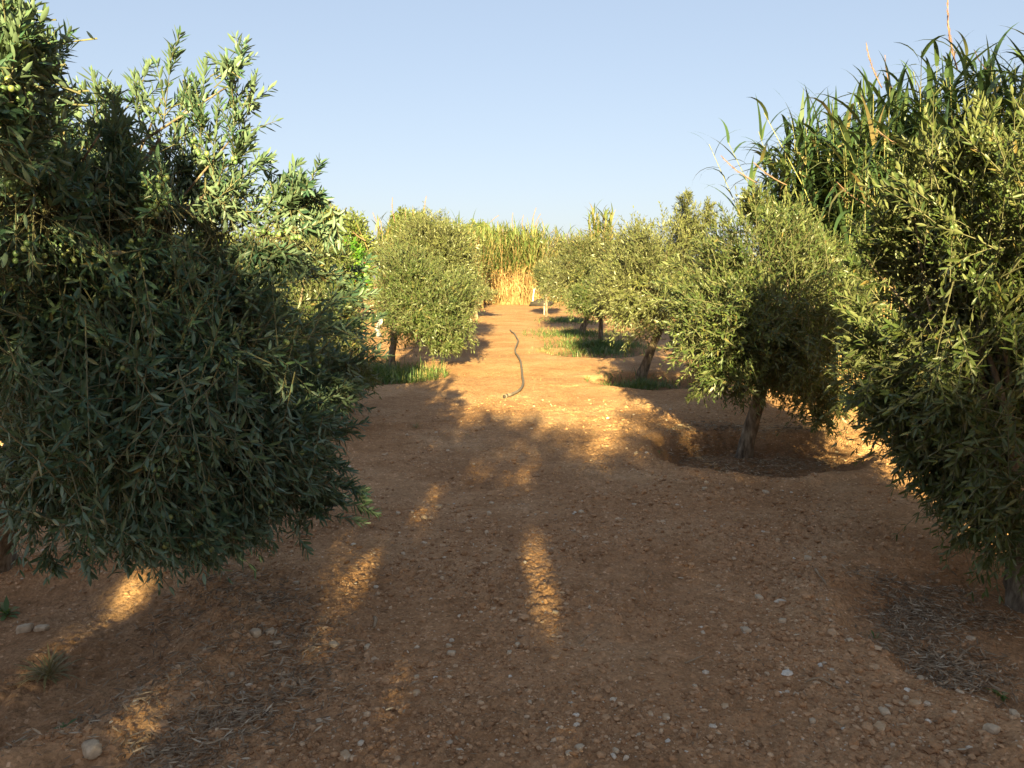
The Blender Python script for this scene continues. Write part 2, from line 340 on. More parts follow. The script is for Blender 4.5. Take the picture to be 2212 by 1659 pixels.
SP_R = [(1975, 320, 1985, 480, 4.1, 6), (1925, 400, 1950, 520, 4.2, 6), (1900, 440, 1930, 560, 4.2, 5), (2040, 310, 2045, 450, 4.0, 6), (2068, 290, 2075, 440, 4.0, 6), (2108, 240, 2115, 400, 3.8, 6), (2138, 238, 2135, 400, 3.8, 6),
        (2160, 280, 2165, 420, 3.8, 5), (2192, 212, 2190, 380, 3.7, 6), (1858, 520, 1910, 620, 4.3, 6), (1835, 560, 1900, 650, 4.3, 6), (1825, 620, 1900, 700, 4.3, 6), (1815, 660, 1900, 730, 4.3, 5), (1835, 740, 1930, 770, 4.2, 7),
        (1840, 790, 1930, 800, 4.2, 6), (1850, 860, 1950, 860, 4.1, 7), (1880, 920, 1980, 900, 4.0, 7), (1950, 990, 2040, 950, 3.9, 7), (2000, 1060, 2090, 1010, 3.9, 7), (2060, 1110, 2130, 1050, 3.8, 7), (2090, 1160, 2160, 1080, 3.7, 7), (1900, 690, 1990, 740, 3.9, 6)]
SP_2 = [(1590, 402, 1600, 500, 7.5, 5), (1625, 392, 1630, 500, 7.5, 5), (1657, 415, 1655, 500, 7.5, 5), (1702, 425, 1700, 520, 7.5, 5), (1560, 445, 1580, 530, 7.5, 5), (1735, 440, 1730, 530, 7.5, 5), (1770, 495, 1760, 580, 7.5, 5),
        (1418, 645, 1490, 660, 7.3, 6), (1425, 700, 1500, 700, 7.3, 6), (1440, 610, 1500, 640, 7.3, 5), (1810, 515, 1790, 600, 7.6, 5), (1455, 560, 1520, 620, 7.4, 5), (1505, 500, 1545, 570, 7.4, 5), (1470, 780, 1530, 740, 7.2, 4),
        (1500, 855, 1560, 800, 7.2, 6), (1580, 870, 1600, 800, 7.1, 5), (1735, 895, 1740, 820, 7.3, 5), (1790, 935, 1780, 860, 7.3, 5), (1830, 880, 1790, 800, 7.4, 6), (1860, 760, 1790, 740, 7.5, 6), (1540, 470, 1560, 560, 7.4, 4)]
SP_3 = [(1480, 430, 1485, 520, 13, 4), (1532, 424, 1525, 520, 13.2, 4), (1460, 448, 1465, 540, 13, 4), (1400, 480, 1400, 560, 13, 4), (1500, 440, 1500, 520, 13, 4), (1545, 460, 1530, 540, 13, 4), (1380, 490, 1385, 560, 13, 3),
        (1430, 470, 1435, 560, 13, 4), (1350, 500, 1355, 580, 13, 3), (1290, 640, 1340, 650, 12.8, 4), (1300, 580, 1345, 610, 12.8, 4)]
def make_tree(name, label, base, fork, blobs, seed, shoots, leafL=.062, leafW=.013, mats=('olive', 'olive_dark'), detail=1,
              shootL=.34, npair=9, trunk_r=.055, cat='olive tree', group='olive trees', up=.45, gaps=False, shell=3.2, nbranch=60, fruits=0, trunk_pts=None,
              keep=None, spires=(), fruit_pts=None, pocket=-.20, lumpy=1.0, vlim=None):
    rng = np.random.default_rng(seed)
    base = np.asarray(base, float).copy(); base[2] = float(hgt(base[0], base[1])) - .01
    root = empty(name, base); tag(root, label, cat, group)
    B = np.array(blobs, float); vol = B[:, 3] * B[:, 4] * B[:, 5]; pw = vol ** .8 * B[:, 6]; pw /= pw.sum()
    k = rng.choice(len(B), shoots, p=pw); c = B[k, :3]; rad = B[k, 3:6]
    d = unit(rng.normal(size=(shoots, 3))); rr = rng.random(shoots) ** (1 / shell)
    lump = 1 + lumpy * vnoise(d[:, 0] * 1.0 + k * 3.1, d[:, 1] + d[:, 2] * 1.3, .55, seed + 9) * (rad.min(1) > .2); P = c + d * rad * (rr * lump)[:, None]
    # clumpy density: leave pockets in the crown
    cn = vnoise(P[:, 0] + P[:, 2] * .7, P[:, 1] - P[:, 2] * .5, .28 * max(1, leafL / .07), seed + 5)
    ok = (cn > pocket) & (P[:, 2] > .18)
    P, d, rr, k = P[ok], d[ok], rr[ok], k[ok]; n = len(P)
    out = unit(d / B[k, 3:6]) ; cen = B[:, :3].mean(0); out = unit(out + .5 * unit(P - cen))
    upb = np.where(out[:, 2:3] > -.2, up, up - .5)
    D = unit(out * .8 + np.array([0, 0, 1]) * upb + rng.normal(size=(n, 3)) * .42)
    L = shootL * rng.uniform(.6, 1.35, n) * np.clip(B[k, 3:6].min(1) / .25, .55, 1.2)
    S0 = P - D * (L * .65)[:, None]; drp = rng.uniform(.0, .28, n) + np.where(D[:, 2] < .2, .12, 0)
    if len(spires):      # long leading shoots that break the outline
        s0, dd, l0 = [], [], []
        for (tu, tv, bu, bv, Yd, m) in spires:
            a = at(bu, bv, Yd); e = at(tu, tv, Yd + rng.uniform(-.02, .02) * Yd * .5); ax = e - a; la = np.linalg.norm(ax); ax = ax / la
            ll = min(shootL * .95, la); s0.append(e - ax * ll); dd.append(ax); l0.append(ll)
            for q in range(m):
                f_ = rng.uniform(0, .9); s0.append(a + ax * la * f_); dd.append(ax + rng.normal(0, .38, 3)); l0.append(min(shootL, la * .8) * rng.uniform(.4, .8) * (1.1 - .5 * f_))
        S0 = np.concatenate([S0, s0]); D = np.concatenate([D, unit(np.array(dd))]); L = np.concatenate([L, l0]); drp = np.concatenate([drp, rng.uniform(0, .08, len(l0))])
        rr = np.concatenate([rr, np.full(len(l0), .5)]); n = len(S0)
    if gaps:
        g_ = ~(lit_gap(S0 + D * (L * .3)[:, None], .01) | lit_gap(S0 + D * (L * .7)[:, None], .01)); S0, D, L, drp, rr = S0[g_], D[g_], L[g_], drp[g_], rr[g_]; n = len(S0)
    if vlim is not None:   # how low the boughs hang
        tip = S0 + D * L[:, None]; tip[:, 2] -= drp * L; yy = np.maximum(tip[:, 1], .5)
        g_ = 600 + (CH - tip[:, 2]) / yy * 1663 < np.interp(1106 + tip[:, 0] / yy * 1663, *vlim) + rng.normal(0, 28, n); S0, D, L, drp, rr = S0[g_], D[g_], L[g_], drp[g_], rr[g_]; n = len(S0)
    t4 = np.linspace(0, 1, 4); PP = S0[:, None] + D[:, None] * (t4 * L[:, None])[..., None]
    PP[..., 2] -= drp[:, None] * L[:, None] * t4 ** 2
    mb = MB()
    tubes3(mb, PP, np.full(n, .0028 * (1 + leafL * 4)), np.full(n, .001), 1)
    # opposite pairs of leaves, each pair turned by a right angle
    t = (np.arange(npair) + .6) / npair; tt = np.repeat(t[None], n, 0) + rng.normal(0, .02, (n, npair))
    T = D[:, None] - np.array([0, 0, 1.]) * (2 * drp[:, None] * tt)[..., None]; T = unit(T)
    O = S0[:, None] + D[:, None] * (tt * L[:, None])[..., None]; O[..., 2] -= drp[:, None] * L[:, None] * tt ** 2
    rf = unit(rng.normal(size=(n, 1, 3))); E1 = unit(np.cross(T, np.broadcast_to(rf, T.shape))); E2 = np.cross(T, E1)
    al = (np.arange(npair) % 2) * (math.pi / 2) + rng.uniform(-.35, .35, (n, npair)) + rng.uniform(0, 6.28, (n, 1))
    Os, As, Ns, Ls = [], [], [], []
    for sgn in (1, -1):
        sd = (E1 * np.cos(al)[..., None] + E2 * np.sin(al)[..., None]) * sgn
        th = rng.uniform(.45, 1.05, (n, npair)) * (1.1 - .45 * tt)
        A = unit(T * np.cos(th)[..., None] + sd * np.sin(th)[..., None] + rng.normal(0, .09, (n, npair, 3)))
        Nn = unit(T * np.sin(th)[..., None] - sd * np.cos(th)[..., None] + np.array([0, 0, .55]) + rng.normal(0, .25, (n, npair, 3)))
        ll = leafL * rng.uniform(.7, 1.25, (n, npair)) * np.interp(tt, [0, .5, .85, 1.1], [.9, 1.1, .9, .6])
        Os.append(O.reshape(-1, 3)); As.append(A.reshape(-1, 3)); Ns.append(Nn.reshape(-1, 3)); Ls.append(ll.ravel())
    O, A, Nn, Ls = map(np.concatenate, (Os, As, Ns, Ls))
    sel = rng.random(len(O)) < .93
    if gaps: sel &= ~(lit_gap(O + A * (Ls * .5)[:, None]) & (vnoise(O[:, 0] * 3 + O[:, 1], O[:, 2] * 3, .45, 44) < .17))
    if keep is not None: sel &= keep(O)
    O, A, Nn, Ls = O[sel], A[sel], Nn[sel], Ls[sel]
    bw = (leafW / leafL) * Ls * rng.uniform(.8, 1.2, len(Ls)); bend = rng.uniform(-.05, .22, len(Ls))
    leaf_mesh(mb, O, A, Nn, Ls, bw, bend, detail, 0)
    mb.build('crown', [M[mats[0]], M['twig']], root)
    # trunk and limbs
    tb = MB(); fork = np.asarray(fork, float)
    tp = [base - np.array([0, 0, .05]), base + (fork - base) * .08, base + (fork - base) * .35 + rng.normal(0, .015, 3), base + (fork - base) * .7 + rng.normal(0, .015, 3), fork] if trunk_pts is None else trunk_pts
    tp = smooth_path(tp, 14); tr = np.interp(np.linspace(0, 1, 14), [0, .08, .3, 1], [1.7, 1.25, 1, .8]) * trunk_r
    tube(tb, tp, tr, 18, 0, .07, rng)
    limbs = []
    for b in B:
        c = b[:3]; L_ = np.linalg.norm(c - fork)
        if L_ < .05: continue
        midp = fork * .55 + c * .45 + np.array([0, 0, .10 * L_]) + rng.normal(0, .06 * L_, 3)
        lp = smooth_path([fork - (fork - base) * .03, midp, c], 9)
        if gaps and lit_gap(lp, .03).any(): limbs.append(lp); continue; limbs.append(lp)
        tube(tb, lp, np.linspace(trunk_r * .5, .006, 9) * (1 if b[3] * b[4] * b[5] > .008 else .5), 7, 0, .05, rng)
    if limbs:
        LA = np.concatenate([l[3:] for l in limbs]); nb = min(nbranch, n)
        pick = rng.choice(n, nb, replace=False); tgt = S0[pick]
        near = np.argmin(((tgt[:, None] - LA[None]) ** 2).sum(-1), 1); st = LA[near]
        tq = np.linspace(0, 1, 5)[None, :, None]; md = (st + tgt) / 2 + np.array([0, 0, .06]) + rng.normal(0, .07, (nb, 3))
        Q = (1 - tq) ** 2 * st[:, None] + 2 * tq * (1 - tq) * md[:, None] + tq ** 2 * tgt[:, None]
        tubes3(tb, Q, np.full(nb, .0055), np.full(nb, .002), 0)
    tb.build('trunk', [M['bark']], root)
    # hanging bunches of green olives, on the outer shoots facing the path
    if fruits:
        ou = 1106 + O[:, 0] / O[:, 1] * 1663; ov = 600 + (CH - O[:, 2]) / O[:, 1] * 1663
        def surf(u, v):
            q = np.hypot(ou - u, ov - v) < 14
            return np.quantile(O[q, 1], .04) - .012 if q.sum() > 6 else None
    for q in range(fruits):
        if fruit_pts is not None and q < len(fruit_pts):
            p = fruit_pts[q]; sd_ = surf(1106 + p[0] / p[1] * 1663, 600 + (CH - p[2]) / p[1] * 1663)
            if sd_: p = np.array([0, 0, CH]) + (p - np.array([0, 0, CH])) * (sd_ / p[1])
        else:
            j = rng.choice(np.flatnonzero((D[:, 1] < .1) & (rr > .75) & (S0[:, 2] > .5))); p = S0[j] + D[j] * L[j] * .4; sd_ = surf(1106 + p[0] / p[1] * 1663, 600 + (CH - p[2]) / p[1] * 1663)
            if sd_: p = np.array([0, 0, CH]) + (p - np.array([0, 0, CH])) * ((sd_ + rng.uniform(0, .06)) / p[1])
        cb = MB(); m = rng.integers(2, 7); hang = p + np.array([0, 0, -.02])
        cs = hang + rng.normal(0, 1, (m, 3)) * np.array([.020, .015, .014]) - np.array([0, 0, .015])
        for cc in cs:
            sv, sf = ICO1; cb.add(cc + sv * np.array([.0086, .0086, .0100]) * rng.uniform(.85, 1.15), [sf], 0)
        st = np.stack([np.repeat(p[None], m, 0) + [0, 0, .012], (p + cs) / 2 + [0, 0, .006], cs + [0, 0, .007]], 1)
        tubes3(cb, st, np.full(m, .0014), np.full(m, .001), 1)
        cb.build('olive_cluster', [M['fruit'], M['twig']], root)
    return root
def smooth_path(pts, n):
    P = np.asarray(pts, float); d = np.r_[0, np.cumsum(np.linalg.norm(np.diff(P, axis=0), axis=1))]; s = np.linspace(0, d[-1], n)
    Q = np.stack([np.interp(s, d, P[:, i]) for i in range(3)], 1)
    for _ in range(2): Q[1:-1] = (Q[:-2] + 2 * Q[1:-1] + Q[2:]) / 4
    return Q
def ico(sub):
    import bmesh
    bm = bmesh.new(); bmesh.ops.create_icosphere(bm, subdivisions=sub, radius=1.0); bm.verts.ensure_lookup_table()
    v = np.array([w.co[:] for w in bm.verts]); f = np.array([[w.index for w in p.verts] for p in bm.faces]); bm.free(); return v, f
ICO0, ICO1, ICO2 = ico(1), ico(2), ico(3)

# --- left front tree
G_OL = 'olive trees of the two rows'
Bt = [blob(300, 560, 3.3, 260, 190, .75), blob(120, 700, 3.0, 230, 260, .65, 1.1), blob(420, 760, 3.2, 260, 230, .7), blob(250, 980, 3.0, 290, 220, .6, 1.2),
      blob(480, 960, 3.3, 210, 190, .6), blob(330, 1110, 3.05, 250, 90, .45), blob(100, 1030, 3.0, 170, 140, .45), blob(590, 1040, 3.6, 120, 100, .35),
      blob(700, 1080, 3.6, 55, 28, .2, 2.2), blob(600, 540, 3.5, 75, 60, .3, 1.3), blob(640, 440, 3.5, 42, 48, .2, 1.6), blob(580, 650, 3.6, 90, 80, .4),
      blob(500, 300, 3.3, 48, 110, .2, 2.2), blob(510, 175, 3.3, 20, 55, .12, 3), blob(345, 300, 3.3, 90, 120, .35, 1.3), blob(365, 180, 3.3, 26, 55, .14, 3),
      blob(440, 420, 3.3, 140, 90, .4, 1.2), blob(290, 210, 3.3, 18, 40, .1, 2.2), blob(150, 360, 3.0, 120, 150, .45, 1.4), blob(210, 440, 3.1, 150, 130, .5, 1.3), blob(10, 1000, 3.1, 110, 150, .4, 1.2), blob(340, 430, 3.2, 140, 110, .5, 1.2), blob(215, 290, 2.7, 14, 60, .1, 2),
      blob(25, 200, 2.35, 50, 170, .2, 2.4), blob(5, 60, 2.35, 30, 80, .12, 4), blob(95, 150, 2.45, 16, 80, .1, 2.2), blob(40, 420, 2.6, 120, 130, .3, 1.2),
      blob(680, 810, 4.0, 90, 70, .4), blob(640, 900, 3.6, 110, 90, .4, 1.0), blob(680, 490, 3.4, 70, 12, .1, 3.0)]
def gapL(O):   # windows in the crown
    y = np.maximum(O[:, 1], .3); a = O[:, 0] / y; b = (O[:, 2] - CH) / y
    ca = (272 - 1106) / 1663.; 
    w = np.ones(len(O), bool)
    for (cx, cz, cy, r) in WIN:
        w &= ((O[:, 0] - cx * 1) ** 2 + (O[:, 2] - cz) ** 2) > r * r
    return w
WIN = []
for (u, v, r) in ((275, 490, .06), (545, 505, .05), (395, 920, .035), (30, 860, .035), (420, 500, .03)):
    for Yd in (2.6, 2.9, 3.2, 3.5, 3.8):
        c = at(u, v, Yd); WIN.append((c[0], c[2], Yd, r))
fr = [at(u, v, Yd) for u, v, Yd in [(130, 520, 2.4), (160, 530, 2.4), (190, 525, 2.4), (215, 535, 2.45), (430, 485, 2.9), (300, 545, 2.7), (330, 575, 2.7), (500, 480, 3.0),
      (580, 490, 3.2), (600, 480, 3.2), (640, 495, 3.3), (420, 290, 3.1), (430, 315, 3.1), (345, 380, 3.0), (350, 400, 3.0), (500, 330, 3.2), (20, 170, 1.85), (45, 185, 1.85),
      (30, 160, 1.85), (240, 600, 2.6), (210, 620, 2.5), (540, 640, 3.1), (560, 700, 3.1), (640, 760, 3.4), (630, 730, 3.4), (660, 820, 3.4), (420, 560, 3.0), (70, 340, 2.2)]]
make_tree('olive_tree', 'large shade-toned dark green olive tree bearing green olives, nearest on the left of the path', at(-8, 1262, 4.05), at(40, 960, 3.7), Bt, 11, 9200,
          leafL=.052, leafW=.0125, pocket=-.09, vlim=([0, 380, 560, 660, 760, 830], [1245, 1275, 1215, 1175, 1125, 1115]), mats=('olive_dark',), detail=2, spires=SP_L, up=.4, shootL=.32, npair=9, trunk_r=.075, nbranch=45, fruits=98, keep=gapL, group=G_OL, fruit_pts=fr)
# --- right front tree
Br = [blob(2110, 700, 3.9, 230, 230, .8), blob(2200, 450, 3.8, 230, 200, .7), blob(2010, 560, 4.1, 130, 150, .5), blob(2150, 930, 3.8, 200, 190, .7, 1.1), blob(2000, 800, 4.1, 130, 120, .5),
      blob(2230, 1120, 3.7, 130, 110, .45), blob(2030, 960, 4.0, 80, 70, .35), blob(2120, 350, 3.8, 28, 90, .18, 2.2), blob(2185, 300, 3.7, 30, 90, .2, 2.5), blob(1970, 430, 4.1, 22, 80, .14, 2.5),
      blob(2060, 420, 4.0, 50, 80, .25, 1.8), blob(1920, 480, 4.2, 24, 70, .15, 2.2), blob(1870, 560, 4.3, 30, 50, .2, 2), blob(1880, 720, 4.2, 40, 60, .25, 1.5), blob(2020, 360, 4.0, 14, 50, .1, 2.5),
      blob(2250, 700, 4.2, 110, 300, .6, .8), blob(2090, 1050, 3.8, 60, 60, .3, 1.3), blob(1910, 870, 4.2, 45, 55, .3)]
make_tree('olive_tree', 'tall golden green olive tree with upright shoots, nearest on the right', at(2222, 1282, 3.8), at(2200, 1090, 3.85), Br, 12, 4200,
          leafL=.060, leafW=.0145, mats=('olive_green',), detail=2, spires=SP_R, shootL=.31, npair=9, trunk_r=.075, up=.6, nbranch=90, fruits=14, group=G_OL)
# --- second on the right
B2 = [blob(1640, 640, 7.4, 190, 150, 1.0), blob(1580, 700, 7.2, 115, 105, .8), blob(1720, 720, 7.4, 140, 110, .9), blob(1650, 520, 7.5, 100, 90, .7), blob(1625, 445, 7.5, 26, 45, .25, 2.2),
      blob(1700, 470, 7.5, 40, 40, .3, 1.6), blob(1760, 540, 7.5, 70, 50, .5), blob(1570, 540, 7.5, 60, 70, .45), blob(1590, 800, 7.1, 80, 50, .5), blob(1780, 840, 7.6, 70, 70, .5),
      blob(1500, 640, 7.4, 50, 40, .4, 1.3), blob(1530, 740, 7.3, 42, 35, .35, 1.2), blob(1690, 790, 7.3, 90, 50, .6), blob(1780, 900, 7.3, 26, 30, .2, 1.4), blob(1800, 640, 7.6, 80, 80, .6), blob(1550, 800, 7.1, 36, 35, .3)]
make_tree('olive_tree', 'rounded olive tree on a short trunk in a dug hollow, second on the right', at(1606, 950, 7.55), at(1652, 800, 7.4), B2, 13, 4300,
          leafL=.062, leafW=.0145, mats=('olive_green',), detail=1, spires=SP_2, shootL=.34, npair=8, trunk_r=.07, up=.6, nbranch=90, group=G_OL)
# --- third on the right: leaning
B3 = [blob(1410, 600, 12.8, 100, 110, 1.1), blob(1345, 620, 12.8, 60, 75, .8), blob(1490, 500, 13, 45, 70, .5), blob(1460, 560, 13, 60, 90, .8), blob(1380, 520, 13, 50, 50, .6), blob(1375, 670, 12.6, 60, 30, .6),
      blob(1480, 440, 13, 16, 28, .2, 2), blob(1530, 460, 13.2, 12, 30, .2, 2), blob(1490, 660, 12.8, 40, 50, .5)]
make_tree('olive_tree', 'silvery olive tree on a steeply leaning trunk above the weedy hollow', at(1383, 808, 13.0), at(1432, 700, 13.0), B3, 14, 3000,
          leafL=.075, leafW=.017, spires=SP_3, mats=('olive_silver',), detail=1, shootL=.36, npair=7, trunk_r=.075, up=.6, group=G_OL)
# --- further right row
B4 = [blob(1285, 636, 18.5, 48, 34, .7), blob(1250, 648, 18.5, 26, 22, .5), blob(1310, 650, 18.5, 28, 24, .5)]
make_tree('olive_tree', 'small deep green young olive tree on a thin upright trunk behind the leaning one', at(1298, 738, 19.0), at(1298, 690, 19.0), B4, 15, 1500,
          leafL=.09, leafW=.022, mats=('olive_green',), detail=0, shootL=.36, npair=6, trunk_r=.06, group=G_OL)
B5 = [blob(1250, 580, 22, 62, 66, 1.0), blob(1220, 612, 22, 45, 40, .8), blob(1290, 600, 22, 50, 70, .9), blob(1255, 530, 22, 40, 25, .6), blob(1330, 560, 20, 40, 60, .8)]
make_tree('olive_tree', 'wide olive tree with a short bent trunk in the weedy strip on the right', at(1255, 722, 22.0), at(1268, 690, 22.0), B5, 16, 2400,
          leafL=.11, leafW=.026, mats=('olive',), detail=0, shootL=.42, npair=6, trunk_r=.09, group=G_OL)
B6 = [blob(1185, 600, 32, 32, 36, .9), blob(1205, 575, 32, 24, 26, .8), blob(1170, 590, 32, 18, 22, .6)]
make_tree('olive_tree', 'small far olive tree with a pale thin trunk beside the cane stand', at(1180, 683, 32.0), at(1180, 640, 32.0), B6, 17, 1300,
          leafL=.13, leafW=.035, mats=('olive',), detail=0, shootL=.45, npair=5, trunk_r=.06, group=G_OL)
# --- left row
B7 = [blob(650, 670, 8.4, 130, 125, 1.0), blob(720, 760, 8.4, 80, 70, .8), blob(560, 760, 8.4, 130, 100, .9), blob(660, 570, 8.4, 90, 60, .6), blob(730, 640, 8.4, 50, 60, .5), blob(770, 800, 8.4, 40, 40, .4, 1.2), blob(640, 850, 8.4, 110, 40, .6), blob(740, 560, 8.4, 20, 35, .25, 1.5)]
make_tree('olive_tree', 'olive tree with low spreading boughs, second on the left behind the near tree', at(600, 930, 8.5), at(610, 830, 8.5), B7, 18, 3200,
          leafL=.068, leafW=.0155, mats=('olive_green',), detail=1, shootL=.36, npair=8, trunk_r=.08, group=G_OL)
B8 = [blob(925, 650, 13.6, 95, 75, 1.0), blob(880, 600, 13.8, 75, 80, .9), blob(960, 700, 13.4, 70, 45, .7), blob(880, 690, 13.5, 50, 45, .6), blob(990, 630, 13.8, 40, 60, .6), blob(960, 740, 13.3, 42, 18, .4, 1.3), blob(835, 640, 14, 35, 50, .5)]
make_tree('olive_tree', 'dense rounded olive tree on a straight thin trunk beside the bright grass', at(847, 812, 13.0), at(850, 700, 13.2), B8, 19, 3600, lumpy=.7,
          leafL=.075, leafW=.018, mats=('olive_green',), detail=1, shootL=.36, npair=7, trunk_r=.06, group=G_OL)
B9 = [blob(930, 540, 17.5, 90, 75, 1.2), blob(985, 560, 17.5, 55, 60, .9), blob(870, 560, 17.5, 60, 60, .9), blob(910, 490, 17.5, 55, 35, .6), blob(975, 500, 17.5, 30, 25, .4), blob(950, 640, 17.5, 90, 60, 1.1)]
make_tree('olive_tree', 'tall silvery olive tree rising behind the dense rounded one on the left', at(960, 745, 18.2), at(955, 700, 18.0), B9, 20, 3000, lumpy=.7,
          leafL=.09, leafW=.022, mats=('olive_silver',), detail=0, shootL=.42, npair=7, trunk_r=.09, group=G_OL)
B10 = [blob(1035, 618, 30, 22, 18, .8), blob(1010, 600, 30, 30, 40, 1.0), blob(1060, 632, 30, 18, 9, .6, 1.3)]
make_tree('olive_tree', 'low far olive tree at the left foot of the cane stand', at(1030, 688, 30.0), at(1025, 650, 30.0), B10, 21, 900,
          leafL=.13, leafW=.035, mats=('olive',), detail=0, shootL=.5, npair=5, trunk_r=.06, group=G_OL)

# --- unseen olive trees behind the camera, sized and filled in to shade the path
def round_tree(name, label, x, y, h, r, seed, **kw):
    rng = np.random.default_rng(seed); bl = []
    for q in range(7):
        a = q * 6.28 / 7 + rng.uniform(-.3, .3); z = h * rng.uniform(.4, .72)
        bl.append((x + math.cos(a) * r * .5, y + math.sin(a) * r * .5, z, r * .55, r * .55, h * .24, 1))
    bl.append((x, y, h * .76, r * .6, r * .6, h * .24, 1)); bl.append((x, y, h * .5, r * .7, r * .7, h * .28, 1))
    return make_tree(name, label, (x, y, 0), (x + .05, y, h * .28), bl, seed, **kw)
kwb = dict(lumpy=.3, shell=5, shoots=5200, leafL=.12, leafW=.036, mats=('olive',), detail=0, shootL=.45, npair=7, trunk_r=.12, group='olive trees behind the camera', gaps=True, nbranch=20)
round_tree('olive_tree', 'full olive tree behind the camera, left one', -2.6, -7.0, 5.3, 1.6, 31, **kwb)
round_tree('olive_tree', 'slim olive tree added to fill the shade behind the camera, between the left and the middle one', -1.35, -6.6, 4.7, .85, 37, **{**kwb, 'shoots': 3000})
round_tree('olive_tree', 'full olive tree behind the camera, middle one', -.35, -7.6, 4.58, 1.75, 32, **kwb)
round_tree('olive_tree', 'full olive tree behind the camera, right one', 1.55, -7.2, 4.72, 1.4, 33, **kwb)
round_tree('olive_tree', 'full olive tree behind the camera, rightmost one', 2.25, -6.4, 4.2, .55, 36, **kwb)
round_tree('olive_tree', 'full olive tree filling in shade behind the camera, back row', -1.5, -11.0, 5.3, 1.9, 34, **kwb)
round_tree('olive_tree', 'full olive tree filling in shade behind the camera, back row right', 1.2, -11.2, 5.3, 1.9, 35, **kwb)

